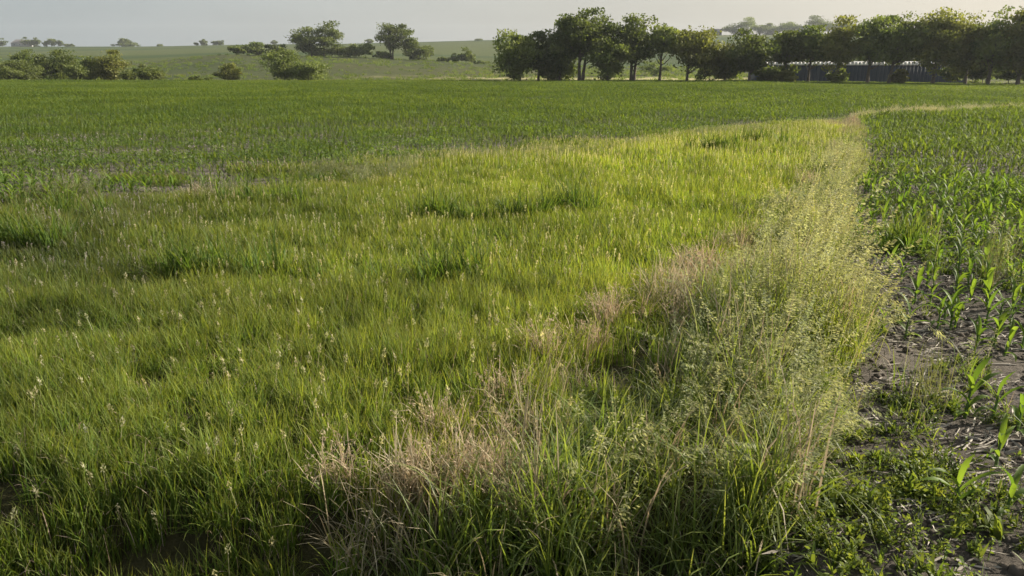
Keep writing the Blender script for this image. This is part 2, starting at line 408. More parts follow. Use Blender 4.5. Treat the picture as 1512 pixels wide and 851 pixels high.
# ------------------------------------------------------------------ scattering of uncountable plants
def scatter(name, label, cat, protos, P, rotz, scl, tint, tilt=None, idx=None, extra=None):
    """protos: list of meshes; P: points; one object that draws a plant at every point."""
    n = len(P)
    col = bpy.data.collections.new(name + '_plants')
    for k, me in enumerate(protos):
        o = bpy.data.objects.new('%s_kind_%02d' % (name, k), me); col.objects.link(o)
    me = bpy.data.meshes.new(name); me.vertices.add(n); me.vertices.foreach_set('co', np.ascontiguousarray(P, np.float32).ravel())
    rot = np.zeros((n, 3), np.float32); rot[:, 2] = rotz
    if tilt is not None: rot[:, 0] = tilt[:, 0]; rot[:, 1] = tilt[:, 1]
    scl = np.asarray(scl, np.float32)
    if scl.ndim == 1: scl = np.repeat(scl[:, None], 3, 1)
    for k, a, t in (('rot', rot, 'FLOAT_VECTOR'), ('scl', scl, 'FLOAT_VECTOR'), ('tint', np.asarray(tint, np.float32), 'FLOAT_VECTOR')):
        at = me.attributes.new(k, t, 'POINT'); at.data.foreach_set('vector', np.ascontiguousarray(a, np.float32).ravel())
    at = me.attributes.new('idx', 'INT', 'POINT')
    at.data.foreach_set('value', (rng.integers(0, len(protos), n) if idx is None else idx).astype(np.int32))
    o = link(name, me, label=label, cat=cat, kind='stuff')
    g = bpy.data.node_groups.new(name + '_scatter', 'GeometryNodeTree')
    g.interface.new_socket('Geometry', in_out='INPUT', socket_type='NodeSocketGeometry')
    g.interface.new_socket('Geometry', in_out='OUTPUT', socket_type='NodeSocketGeometry')
    L = g.links.new
    gi = g.nodes.new('NodeGroupInput'); go = g.nodes.new('NodeGroupOutput')
    mp_ = g.nodes.new('GeometryNodeMeshToPoints'); ip = g.nodes.new('GeometryNodeInstanceOnPoints'); ci = g.nodes.new('GeometryNodeCollectionInfo')
    ci.inputs['Collection'].default_value = col; ci.inputs['Separate Children'].default_value = True; ci.inputs['Reset Children'].default_value = True
    ip.inputs['Pick Instance'].default_value = True
    def attr(nm, ty):
        q = g.nodes.new('GeometryNodeInputNamedAttribute'); q.data_type = ty; q.inputs['Name'].default_value = nm; return q.outputs['Attribute']
    L(gi.outputs[0], mp_.inputs[0]); L(mp_.outputs[0], ip.inputs['Points']); L(ci.outputs[0], ip.inputs['Instance'])
    L(attr('idx', 'INT'), ip.inputs['Instance Index'])
    r2 = g.nodes.new('FunctionNodeEulerToRotation'); L(attr('rot', 'FLOAT_VECTOR'), r2.inputs[0]); L(r2.outputs[0], ip.inputs['Rotation'])
    L(attr('scl', 'FLOAT_VECTOR'), ip.inputs['Scale'])
    L(ip.outputs[0], go.inputs[0])
    md = o.modifiers.new('scatter', 'NODES'); md.node_group = g
    return o
def points(y0, y1, dens, ymin=1.0, margin=0.12):
    """random points on the ground within the view (with a margin) between depths y0 and y1; dens per square metre."""
    amax = 0.68 + margin
    n = int(dens * amax * (y1 ** 2 - y0 ** 2))
    y = np.sqrt(rng.uniform(y0 ** 2, y1 ** 2, n)); x = y * rng.uniform(-amax, amax, n)
    x += rng.uniform(-0.5, 0.5, n) * (y < 8)
    return x, y
PINK = [(1188, 285, 1.0), (1040, 412, 1.3), (1000, 440, 1.0), (925, 492, 1.6), (820, 552, 1.7), (870, 530, 1.0), (735, 610, 1.2), (648, 668, 1.2), (712, 720, 1.5), (500, 738, 1.1), (612, 745, 1.0), (790, 790, 1.1)]
PINKW = np.array([ground_at(u, v)[:2] + (s,) for u, v, s in PINK])

def tint_of(X, Y, base=(1, 1, 1), amp=0.25, s=0):
    a = fbm(X / 1.3, Y / 1.3, 71 + s) - 0.5; b = fbm(X / 4.5, Y / 4.5, 77 + s) - 0.5; c = rng.normal(0, 1, len(X))
    val = 1 + amp * (a * 1.4 + b * 1.6 + c * 0.35)
    hue = b * 0.4 + a * 0.3 + rng.normal(0, 0.10, len(X))
    T = np.stack([val * (1 + 0.45 * hue), val * (1 + 0.12 * hue), val * (1 - 0.2 * hue)], -1) * np.asarray(base)
    return np.clip(T, 0.2, 3)

def proto_grass(n, R, h, w, lean, bend, K=4, seeds=0, mats=('grass', 'dry', 'panicle'), dry=2, spike=True, **kw):
    g = Geo()
    blades(g, n, R, h, w, lean, bend, K, 0, **kw)
    if dry: blades(g, dry, R, h * .8, w * .8, lean * 1.6, bend * 1.2, K, 1, **kw)
    for _ in range(seeds):
        o = rng.normal(0, R * .5, 2)
        P, ph = blades(g, 1, 0.001, h * rng.uniform(1.25, 1.6), w * 0.55, 0.12, 0.25, K, 2, origin=(o[0], o[1], 0))
        head(g, P[0], spike)
    return g.mesh('plant', [M[m] for m in mats])
def head(g, P, spike, size=1.0, mi=2):
    """a seed head on the last part of the stem P."""
    if spike:
        n = 16; t = rng.random(n); L0 = 0.09 * size
        C = P[-1] + (P[-1] - P[-2]) / np.linalg.norm(P[-1] - P[-2]) * (t[:, None] - 0.7) * L0
        C = C + rng.normal(0, 0.0055 * size, (n, 3)); D = (P[-1] - P[-2]) + rng.normal(0, 0.03, (n, 3))
        diamonds(g, C, D, 0.024 * size, 0.010 * size, mi)
    else:
        n = 46; t = rng.random(n) ** 0.8; L0 = 0.20 * size
        ax = (P[-1] - P[-2]) / np.linalg.norm(P[-1] - P[-2])
        side = rng.normal(0, 1, (n, 3)); side[:, 2] = -0.4; side[:, 0] += 0.7
        C = P[-1] + ax * (t[:, None] - 0.6) * L0 + side * (1 - t[:, None]) * 0.035 * size
        diamonds(g, C, side * 0.6 + ax + np.array([0, 0, -0.6]), 0.025 * size, 0.0078 * size, mi)

def build_grass_strip():
    near = [proto_grass(60, 0.10, 0.215, 0.006, (.17, .24, .5)[k % 3], (.42, .6, .9)[k % 3], 4, seeds=(k % 5 == 0), dry=5) for k in range(10)]
    mid = [proto_grass(52, 0.17, 0.22, 0.0095, (.17, .24, .45)[k % 3], (.42, .6, .8)[k % 3], 3, seeds=(k % 2), dry=2) for k in range(8)]
    farp = [proto_grass(50, 0.34, 0.23, 0.017, 0.18, 0.4, 3, seeds=1, dry=2) for k in range(6)]
    PP, RR, SS, TT, II = [], [], [], [], []
    for (y0, y1, dens, off, cnt) in ((2.3, 9, 78, 0, 10), (9, 19, 40, 10, 8), (19, 44, 15, 18, 6)):
        x, y = points(y0, y1, dens)
        u, v, lb, bl, br, z = zone(x, y)
        inside = (v > lb - 30 * smooth(.45, .62, fbm(x / 2.0, y / 1.2, 83)) * smooth(170, 270, v)) & (u < bl + 40 * rng.random(len(x)))
        # the brome belt keeps some of this grass among it
        inside |= (v > lb) & (u < br) & (rng.random(len(x)) < 0.18)
        hum = fbm(x / 0.9, y / 0.9, 81); big = fbm(x / 3.2, y / 3.2, 85)
        gap = smooth(0.30, 0.40, hum)                 # thin places between tussocks
        inside &= rng.random(len(x)) < (0.7 + 0.3 * gap)
        x, y, z, u, v, hum, big, lb, bl = (a[inside] for a in (x, y, z, u, v, hum, big, lb, bl))
        front = smooth(3.2, 3.9, y + 0.5 * (fbm(x / 0.8, x * 0 + 3, 88) - .5))
        s = (0.6 + 0.65 * hum + 0.6 * (big - .5)) * rng.uniform(0.8, 1.15, len(x))
        s *= 0.65 + 0.35 * front
        s *= 0.55 + 0.45 * smooth(0, 26, v - lb)
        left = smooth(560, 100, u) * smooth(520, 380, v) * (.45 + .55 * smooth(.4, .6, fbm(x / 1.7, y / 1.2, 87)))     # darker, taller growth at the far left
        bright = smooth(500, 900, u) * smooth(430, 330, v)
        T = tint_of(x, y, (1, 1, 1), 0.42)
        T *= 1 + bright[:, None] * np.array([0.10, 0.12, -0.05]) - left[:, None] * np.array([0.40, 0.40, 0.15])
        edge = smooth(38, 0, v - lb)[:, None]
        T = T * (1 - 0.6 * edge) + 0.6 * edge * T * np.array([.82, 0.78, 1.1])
        T *= np.array([1.10, 1.03, 1.15])
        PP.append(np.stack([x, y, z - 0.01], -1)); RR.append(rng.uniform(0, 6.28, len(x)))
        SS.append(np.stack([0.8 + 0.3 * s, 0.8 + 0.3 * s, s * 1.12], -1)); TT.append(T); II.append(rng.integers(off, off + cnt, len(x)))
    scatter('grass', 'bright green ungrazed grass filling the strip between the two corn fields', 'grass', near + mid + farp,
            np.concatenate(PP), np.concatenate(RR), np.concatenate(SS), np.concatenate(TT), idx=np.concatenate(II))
    return
build_grass_strip()

def build_brome():
    def pr(n, R, h, w, K, seeds, sz, lean=0.3, bend=1.25):
        g = Geo()
        blades(g, n, R, h, w, lean, bend, K, 0, hv=0.25)
        blades(g, max(1, n // 8), R, h * .7, w, lean * 1.7, bend * 1.2, K, 1)
        for _ in range(seeds):
            o = rng.normal(0, R * .6, 2)
            P, ph = blades(g, 1, 0.001, h * rng.uniform(1.05, 1.4), w * 0.75, 0.3, 0.75, K, 2, origin=(o[0], o[1], 0), dirphi=0.2, dirs=0.7)
            head(g, P[0], False, sz)
        return g.mesh('plant', [M['brome'], M['dry'], M['panicle']])
    leafy = [pr(34, 0.11, 0.44, 0.0085, 5, 0, 1, .38, 1.6) for _ in range(6)]
    head_n = [pr(16, 0.10, 0.40, 0.0075, 5, 4, 1.0) for _ in range(8)]
    head_m = [pr(26, 0.2, 0.36, 0.011, 4, 6, 1.25) for _ in range(6)]
    dryp = [proto_grass(30, .14, .3, .0075, .35, .9, 4, 0, ('dry', 'brome', 'dry'), 3) for _ in range(4)]
    head_f = [pr(34, 0.34, 0.32, 0.017, 3, 7, 1.6) for _ in range(5)]
    PP, RR, SS, TT, II = [], [], [], [], []
    for (y0, y1, dens, kind) in ((2.3, 9, 46, 0), (9, 18, 30, 1), (18, 44, 17, 2)):
        x, y = points(y0, y1, dens)
        u, v, lb, bl, br, z = zone(x, y)
        k = (v > lb) & (u > bl - 50 * rng.random(len(x))) & (u < br)
        hum = fbm(x / 0.8, y / 0.8, 91)
        k &= rng.random(len(x)) < 0.45 + 0.55 * smooth(0.32, 0.42, hum)
        x, y, z, u, v, bl, br, hum = (a[k] for a in (x, y, z, u, v, bl, br, hum))
        f = (u - bl) / np.maximum(br - bl, 1)              # 0 at the leafy left side, 1 at the seeded right side
        nl = len(x)
        isleaf = rng.random(nl) > (0.12 + 0.95 * smooth(0.1, 0.75, f + 0.25 * (hum - .5))) * smooth(900, 620, v)
        if kind == 0: i = np.where(isleaf, rng.integers(0, 6, nl), rng.integers(6, 14, nl))
        elif kind == 1: i = np.where(isleaf, rng.integers(0, 6, nl), rng.integers(14, 20, nl))
        else: i = rng.integers(20, 25, nl)
        isdry = (rng.random(nl) < .95 * np.exp(-((u - bl - 5) / (20 + 60 * smooth(250, 700, v))) ** 2) * smooth(.36, .48, fbm(x / .7, y / .7, 161)) + .04)
        i = np.where(isdry, rng.integers(25, 29, nl), i)
        s = (0.25 + 1.35 * smooth(.2, .8, hum)) * rng.uniform(0.8, 1.15, nl)
        s *= 0.7 + 0.3 * smooth(3.3, 4.1, y)
        s *= (0.6 + 0.6 * smooth(0, 0.6, f)) * (0.7 + 0.3 * smooth(1.0, 0.85, f)) * (1 - .28 * smooth(6, 11, y)) * (1 - .35 * smooth(13, 30, y)); s = np.where(isdry, s * 1.7, s); s *= (v > 181)
        T = tint_of(x, y, (1, 1, 1), 0.25, 5)
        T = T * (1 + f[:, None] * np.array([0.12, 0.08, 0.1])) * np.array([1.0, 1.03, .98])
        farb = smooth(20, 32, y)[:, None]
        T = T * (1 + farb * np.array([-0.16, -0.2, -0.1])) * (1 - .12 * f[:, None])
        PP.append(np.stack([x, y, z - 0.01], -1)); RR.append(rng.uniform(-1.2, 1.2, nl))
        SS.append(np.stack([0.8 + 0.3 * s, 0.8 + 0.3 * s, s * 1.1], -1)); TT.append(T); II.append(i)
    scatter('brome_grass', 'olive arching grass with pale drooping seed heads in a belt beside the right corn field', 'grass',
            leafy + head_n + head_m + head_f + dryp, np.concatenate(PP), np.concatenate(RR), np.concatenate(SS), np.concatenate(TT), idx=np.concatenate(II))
    x, y = points(12, 42, 16)
    u, v, lb, bl, br, z = zone(x, y)
    k = (u < 1240) & (np.abs(v - lb - 6) < 22 * smooth(165, 300, v) * fbm(x / 1.6, y / 1.6, 151) + 3) & (rng.random(len(x)) < smooth(.4, .58, fbm(x / 2.4, y / 1.5, 153))); x, y, z = x[k], y[k], z[k]
    scatter('edge_grass', 'olive seeding grass tufts along the edge of the left corn field', 'grass', head_m + head_f[:3], np.stack([x, y, z], -1), rng.uniform(-1, 1, len(x)), rng.uniform(.5, .9, len(x)) * smooth(62, 10, y), tint_of(x, y, (.62, .66, .66), .35, 21))
    # pale grass line between the two corn fields, far right
    x, y = points(36, 62, 10)
    u, v = project(x, y, terrain(x, y)); gl = np.interp(u, GL[:, 0], GL[:, 1])
    k = (u > 1255) & (np.abs(v - gl + 0.5) < 1.9 + 1.2 * smooth(1300, 1262, u)) & (rng.random(len(x)) < .35 + .65 * smooth(.35, .6, fbm(x / 3, y / 3, 171))); x, y = x[k], y[k]
    scatter('verge_grass', 'pale line of seeding grass crossing between two corn fields at far right', 'grass', head_f,
            np.stack([x, y, terrain(x, y)], -1), rng.uniform(0, 6.28, len(x)), rng.uniform(0.6, 0.85, len(x)), tint_of(x, y, (1.05, 1.0, 1.25), .25))
build_brome()

# ------------------------------------------------------------------ corn
def corn_leaf_geo(g, z0, phi, L, w, t0, bend, mi=0, K=6, r=rng):
    s = np.linspace(0, 1, K + 1)
    tilt = t0 + bend * s ** 1.5
    tm = (tilt[1:] + tilt[:-1]) / 2
    hx = np.concatenate([[0], np.cumsum(np.sin(tm))]) * L / K; hz = np.concatenate([[0], np.cumsum(np.cos(tm))]) * L / K
    prof = np.interp(s, [0, .12, .4, .7, 1], [.5, .8, 1, .75, .03]) * w / 2
    d = np.array([math.cos(phi), math.sin(phi), 0]); sd_ = np.array([-math.sin(phi), math.cos(phi), 0])
    C = d * hx[:, None] + np.array([0, 0, 1]) * (hz[:, None] + z0)
    nrm = np.stack([-np.cos(tilt) * d[0], -np.cos(tilt) * d[1], np.sin(tilt)], -1)
    wav = 0.12 * np.sin(s * 9 + phi)[:, None]
    A = C - sd_ * prof[:, None] + nrm * prof[:, None] * (0.45 + wav); B = C + sd_ * prof[:, None] + nrm * prof[:, None] * (0.45 - wav)
    V = np.stack([A, C, B], 1).reshape(-1, 3)
    Q = []
    for k in range(K):
        a = k * 3
        Q += [(a, a + 1, a + 4, a + 3), (a + 1, a + 2, a + 5, a + 4)]
    g.add(V, Q, mi, r.random(), np.repeat(s, 3))
def corn_spec(small=False):
    h = rng.uniform(0.16, 0.24); nl = rng.integers(5, 8); p0 = rng.uniform(0, np.pi); out = []
    for k in range(nl):
        t = k / (nl - 1)
        out.append((h * (0.12 + 0.88 * t), p0 + np.pi * k + rng.normal(0, .35), rng.uniform(.20, .29) * (0.65 + 1.3 * t * (1 - t) + .2 * t), rng.uniform(.030, .044),
                    0.85 - 0.5 * t + rng.normal(0, .12), (1.9 - 1.0 * t) * rng.uniform(.7, 1.15)))
    return h, out
SPECS = [corn_spec() for _ in range(8)]
CORN = []
for h, lv in SPECS:
    g = Geo(); tube(g, [(0, 0, -0.02), (0.003, 0, h * .5), (0, 0.003, h)], [0.0105, 0.009, 0.006], 6)
    st = g.mesh('stalk', [M['corn_stalk']])
    ls = []
    for a in lv:
        g = Geo(); corn_leaf_geo(g, *a); ls.append(g.mesh('leaf', [M['corn']]))
    CORN.append((st, ls))
def corn_plant(X, Y, rz, sc, k, label, group):
    o = link('corn_plant', None, label=label, cat='corn plant', group=group, loc=(X, Y, float(terrain(X, Y))))
    o.empty_display_size = 0.1
    o.rotation_euler = (rng.normal(0, .05), rng.normal(0, .05), rz); o.scale = (sc,) * 3
    st, ls = CORN[k]
    link('stalk', st, o)
    for l in ls: link('leaf', l, o)
    return o
def rows(y0, y1, rowdir=math.radians(4), spacing=0.76, step=0.13):
    c, s = math.cos(rowdir), math.sin(rowdir)
    a = np.arange(-110, 110, step); b = np.arange(-20, y1 + 20, spacing)
    A, B = np.meshgrid(a, b)
    A = A + rng.normal(0, 0.04, A.shape); B = B + rng.normal(0, 0.03, B.shape)
    X = A * c - B * s; Y = A * s + B * c
    k = (Y > y0) & (Y < y1) & (np.abs(X) < 0.80 * Y + 1)
    return X[k], Y[k]
def corn_fields():
    SOLO = [(1431, 449), (1394, 474), (1350, 449), (1467, 512), (1438, 524), (1508, 520), (1336, 503), (1299, 499), (1493, 462), (1368, 425), (1312, 405),
            (1452, 433), (1502, 640), (1463, 627), (1424, 621), (1470, 690), (1413, 752), (1486, 760), (1330, 420), (1410, 440), (1475, 480), (1385, 398), (1290, 470)]
    names = ['broad young corn plant on the bare soil right of the seeding grass', 'young corn plant with arching leaves in front of the dense stand']
    x, y = rows(3.4, 60)
    u, v, lb, bl, br, z = zone(x, y)
    right = (u > br + 6) & (v > lb + 2)
    left = (v < lb - 1)
    gl = np.interp(u, GL[:, 0], GL[:, 1])
    patch = fbm(x / 2.6, y / 2.6, 101)
    pr = smooth(455, 350, v + 0.25 * (1512 - u)) * (0.8 + 0.2 * (patch > 0.38)) + smooth(600, 400, v) * 0.5 * smooth(1330, 1440, u) * (v >= 380)
    pr = np.where(v > 535, 0.0, pr) * smooth(0, 30, u - br) 
    bare = smooth(0.36, 0.28, fbm(x / 4.0, y / 2.2, 103)) * smooth(36, 20, y)
    pl = (1 - 0.4 * bare)
    pl = np.where(smooth(-1, 1, lb - v) > 0, 0.35 + 0.65 * pl, 0) * np.where(u < 200, smooth(2, 14, lb - v) * .6 + .4, 1)
    p = np.where(right, pr, np.where(left, pl, 0))
    p[(u > 1255) & (np.abs(v - gl) < 3)] = 0
    k = rng.random(len(x)) < p
    x, y, z, u, v, right = (a[k] for a in (x, y, z, u, v, right))
    inview = (u > -5) & (u < 1517) & (v < 860)
    # the nearest plants are individuals
    n_solo = 0
    for i, (su, sv) in enumerate(SOLO):
        X, Y, _ = ground_at(su, sv)
        where = ['in the weeds at the lower right edge', 'on bare soil strewn with stalks'][sv < 560]
        lab = {12: 'tallest corn plant at the right edge among the low weeds', 15: 'small lone corn plant with one bent leaf on a straw covered patch',
               16: 'lone corn seedling rising from the green weeds at lower right', 17: 'corn seedling at the right edge below the straw patch',
               7: 'corn plant nearest the seeding grass on the stalk strewn soil', 3: 'bright broad leaved corn plant at the front of the right stand',
               14: 'leftmost of three corn plants in a row above the straw patch', 13: 'middle of three corn plants in a row above the straw patch'}.get(i)
        corn_plant(X, Y, rng.uniform(0, 6.28), rng.uniform(1.0, 1.25) if i not in (15, 16, 17) else 1.1, i % 8,
                   lab or 'young corn plant standing on bare soil strewn with dry stalks', 'corn plants at the bare edge of the right field')
        n_solo += 1
    order = np.argsort(np.where(inview & right, y, np.where(inview, y * 1.0, 1e6)))
    near = order[:300 - n_solo]
    isn = np.zeros(len(x), bool); isn[near] = True
    for i in near:
        if right[i]:
            far_ = 'far back' if v[i] < 330 else ('in the middle rows' if v[i] < 385 else 'in the front rows')
            side = 'next to the seeding grass belt' if u[i] < 1330 else ('midway between belt and frame edge' if u[i] < 1425 else 'near the right edge of the frame')
            lab, grp = 'right field corn plant, %s, %s' % (far_, side), 'corn plants of the dense right stand'
        else:
            side = 'at the left edge of the frame' if u[i] < 130 else ('left of the tan tuft' if u[i] < 290 else 'right of the tan tuft')
            lab, grp = 'corn plant in the first rows beyond the grass, ' + side, 'corn plants at the near edge of the left field'
        corn_plant(x[i], y[i], rng.uniform(0, 6.28), (rng.uniform(.9, 1.3) if right[i] else rng.uniform(0.9, 1.25)), int(rng.integers(0, 8)), lab, grp)
    x, y, z, right = x[~isn], y[~isn], z[~isn], right[~isn]
    protos = []
    for h, lv in SPECS:
        g = Geo(); tube(g, [(0, 0, -0.02), (0, 0, h)], [0.01, 0.006], 4)
        for a in lv: corn_leaf_geo(g, *a, K=4)
        protos.append(g.mesh('plant', [M['corn_far']]))
    T = tint_of(x, y, (1.12, 1.02, 1), 0.24, 9)
    sc = rng.uniform(0.75, 1.15, len(x)) * np.where(right, 1.15, .98) * (0.85 + 0.4 * (fbm(x / 3, y / 3, 107) - .5)) * (1 + 0.12 * smooth(20, 45, y))
    # weeds between rows fill the left field: second kind of point
    P = [np.stack([x, y, z], -1)]; I = [rng.integers(0, 8, len(x))]; S = [sc]; TT = [T]
    # far field: short lengths of row, several plants each
    for _ in range(6):
        g = Geo()
        for q in range(7):
            ox, oy = rng.uniform(-.7, .7), rng.uniform(-.55, .55); h, lv = SPECS[rng.integers(0, 8)]
            for a in lv[1:]:
                gg = Geo(); corn_leaf_geo(gg, a[0] * .9, a[1], a[2] * 1.1, a[3] * 1.5, a[4] + .15, a[5] * 1.2, K=3)
                g.add(gg.V[0] + np.array([ox, oy, 0]), gg.Q[0], 0, gg.B[0], gg.S[0])
        protos.append(g.mesh('plant', [M['corn_far']]))
    fx, fy = points(56, 131, 2.4)
    fz = terrain(fx, fy)
    fs = rng.uniform(0.85, 1.2, len(fx)) * (0.9 + 0.5 * (fbm(fx / 9, fy / 9, 109) - .5))
    P.append(np.stack([fx, fy, fz], -1)); I.append(rng.integers(8, 14, len(fx))); S.append(fs)
    TT.append(tint_of(fx / 3, fy / 3, (1.12, 1.02, 1), 0.3, 11))
    P = np.concatenate(P)
    scatter('corn_crop', 'young corn covering the fields beyond the nearest plants up to the tree line', 'corn', protos, P, rng.uniform(0, 6.28, len(P)),
            np.concatenate(S), np.concatenate(TT), idx=np.concatenate(I))
corn_fields()

# ------------------------------------------------------------------ weeds, stalk litter
STRAW = [(1300, 400, 65, 38), (1400, 505, 125, 36), (1330, 560, 60, 22), (1470, 480, 60, 50), (1450, 665, 75, 20), (1470, 715, 70, 20), (1400, 640, 50, 14), (1300, 440, 55, 36), (1495, 560, 40, 25), (1290, 620, 30, 14)]
def straw_patch(u, v):
    m = np.zeros(np.shape(u))
    for a, b, c, d in STRAW: m = np.maximum(m, smooth(1.25, .8, ((u - a) / c) ** 2 + ((v - b) / d) ** 2))
    return m
def weeds():
    protos = []
    for k in range(6):
        g = Geo(); n = 60
        C = rng.normal(0, 1, (n, 3)) * np.array([.075, .075, .02]); C[:, 2] = np.abs(C[:, 2]) + rng.uniform(.01, .12, n)
        D = C * np.array([1, 1, 0]) + rng.normal(0, .03, (n, 3)); D[:, 2] = rng.normal(0.03, .05, n)
        diamonds(g, C, D, rng.uniform(.012, .03, n), rng.uniform(.006, .014, n))
        for q in range(5):
            e = C[q]; tube(g, [(0, 0, 0), e * .6, e], [.003, .0025, .002], 3)
        if k >= 2:
            g = Geo()
            for q in range(2 + k % 3):
                blades(g, 12, .006, rng.uniform(.05, .085), rng.uniform(.012, .02), .75, .8, 4, 0, origin=(rng.normal(0, .05), rng.normal(0, .05), .004), hv=.35)
            e = rng.normal(0, .05, 3); e[2] = .12; tube(g, [(0, 0, 0), e * .5, e], [.003, .0025, .002], 3)
            diamonds(g, e * rng.uniform(.3, 1.1, (9, 1)) + rng.normal(0, .008, (9, 3)), rng.normal(0, 1, (9, 3)) * [1, 1, .4], .028, .013)
        protos.append(g.mesh('plant', [M['weed']]))
    g = Geo(); n = 80
    C = rng.normal(0, 1, (n, 3)) * np.array([.3, .3, .02]); C[:, 2] = np.abs(C[:, 2]) + rng.uniform(.02, .14, n)
    diamonds(g, C, rng.normal(0, 1, (n, 3)) * np.array([1, 1, .5]), rng.uniform(.05, .09, n), rng.uniform(.02, .04, n))
    protos.append(g.mesh('plant', [M['weed']]))
    x, y = points(2.3, 16, 85)
    u, v, lb, bl, br, z = zone(x, y)
    p1 = fbm(x / 0.8, y / 0.45, 121)
    dens = smooth(-40, 20, u - br) * np.where(v > 620, 0.08 + 0.92 * smooth(0.42, 0.53, p1 + smooth(1500, 1250, u) * 0.12 + smooth(680, 800, v) * .15), smooth(0.46, 0.58, p1 + 0.10 * smooth(440, 380, v)))
    dens = dens * smooth(150, 200, v) * (u > bl) * (1 - .93 * straw_patch(u, v)) * (1 - .35 * smooth(0, 60, u - br) * smooth(700, 600, v))
    k = rng.random(len(x)) < dens
    x, y, z, v = x[k], y[k], z[k], v[k]
    P = [np.stack([x, y, z], -1)]; I = [rng.integers(0, 6, len(x))]; S = [rng.uniform(.4, 1.15, len(x)) * (.8 + .6 * fbm(x / .5, y / .5, 127)) * (1 + .35 * smooth(620, 780, v))]; T = [tint_of(x, y, (1, 1, 1), .3, 13)]
    gp = [proto_grass(12, .05, .17, .0055, .45, .9, 4, 0, ('brome', 'dry', 'panicle'), 2) for _ in range(4)] + [proto_grass(16, .07, .26, .006, .5, 1.1, 4, 1, ('brome', 'dry', 'panicle'), 3, False) for _ in range(4)]
    x, y = points(2.3, 16, 26)
    u, v, lb, bl, br, z = zone(x, y)
    k = (u > br - 10) & (v > 330) & (rng.random(len(x)) < (.25 + .75 * smooth(110, 0, u - br)) * smooth(.38, .55, fbm(x / .6, y / .5, 129)) * (1 - .9 * straw_patch(u, v))); x, y, z = x[k], y[k], z[k]
    P.append(np.stack([x, y, z], -1)); I.append(rng.integers(7, 15, len(x))); S.append(rng.uniform(.6, 1.3, len(x))); T.append(tint_of(x, y, (1, 1, 1), .3, 23))
    # low weeds through the corn rows
    x, y = points(10, 58, 3.2)
    u, v, lb, bl, br, z = zone(x, y)
    q = fbm(x / 3.4, y / 2.0, 125)
    k = ((v < lb) | (u > br)) & (rng.random(len(x)) < smooth(.42, .58, q))
    x, y, z = x[k], y[k], z[k]
    P.append(np.stack([x, y, z], -1)); I.append(np.full(len(x), 6)); S.append(rng.uniform(.6, 1.2, len(x))); T.append(tint_of(x, y, (.85, 1.0, 1), .25, 17))
    protos += gp
    P = np.concatenate(P)
    scatter('weeds', 'low leafy weeds creeping over the soil along the edge of the right field', 'weeds', protos, P, rng.uniform(0, 6.28, len(P)), np.concatenate(S), np.concatenate(T), idx=np.concatenate(I))
weeds()
def litter():
    def stalk_mesh(L, r0):
        g = Geo(); n = 5; t = np.linspace(0, 1, n)
        P = np.stack([(t - .5) * L, 0.03 * L * np.sin(t * 3), r0 + 0.006 * np.sin(t * 5)], -1)
        rad = r0 * np.array([.75, 1, .9, 1.02, .7]); tube(g, P, rad, 6)
        # split husk peeling off
        blades(g, 2, 0.02, L * .35, r0 * 1.6, 1.2, .5, 3, 0, origin=(L * .2, 0, r0))
        return g.mesh('dry_stalk', [M['straw']])
    ms = [stalk_mesh(rng.uniform(.18, .5), rng.uniform(.006, .011)) for _ in range(8)]
    g = 0; spots = []
    while len(spots) < 110:
        u, v = rng.uniform(1240, 1512), rng.uniform(375, 800)
        if straw_patch(u, v) < .5: continue
        spots.append((u, v))
    for i, (u, v) in enumerate(spots):
        X, Y, Z = ground_at(u, v)
        if v > 690: lab, grp = 'pale dry stalk on the lowest straw patch among the right weeds', 'dry stalks among the lower right weeds'
        elif v > 600: lab, grp = 'pale dry stalk on the small straw patch between weeds at lower right', 'dry stalks among the lower right weeds'
        elif v < 450 and u < 1370: lab, grp = 'pale dry stalk on the bare patch where the belt meets the corn', 'dry stalks on the bare soil of the right field'
        elif u > 1420: lab, grp = 'pale dry stalk on the soil near the right frame edge below corn plants', 'dry stalks on the bare soil of the right field'
        else: lab, grp = 'pale dry stalk on the middle straw strip in front of the corn', 'dry stalks on the bare soil of the right field'
        o = link('dry_stalk', ms[i % 8], label=lab, cat='dry stalk', group=grp, loc=(X, Y, Z + 0.004))
        o.rotation_euler = (0, rng.normal(0, .08), rng.normal(0.05, .55) + math.pi * (rng.random() < .5)); s = rng.uniform(.5, .95); o.scale = (s, s * .9, s * .8)
    protos = []
    for k in range(5):
        g = Geo(); n = 26
        C = rng.normal(0, .1, (n, 3)); C[:, 2] = rng.uniform(.004, .02, n)
        D = rng.normal(0, 1, (n, 3)); D[:, 2] *= .12; D[:, 1] *= .45
        diamonds(g, C, D, rng.uniform(.04, .16, n), rng.uniform(.006, .016, n)); protos.append(g.mesh('bits', [M['straw']]))
    x, y = points(3, 34, 12)
    u, v, lb, bl, br, z = zone(x, y)
    k = (((u > br - 10) & (v > lb)) | ((v < lb) & (fbm(x / 4.0, y / 2.2, 103) < .44))) & (rng.random(len(x)) < .25 + .75 * np.maximum(smooth(.4, .6, fbm(x / .9, y / .4, 131)), straw_patch(u, v)))
    x, y, z = x[k], y[k], z[k]
    scatter('straw_litter', 'shredded pale corn residue strewn over the bare soil', 'straw', protos, np.stack([x, y, z], -1), rng.normal(0, .4, len(x)), rng.uniform(.7, 1.6, len(x)), np.ones((len(x), 3)))
litter()
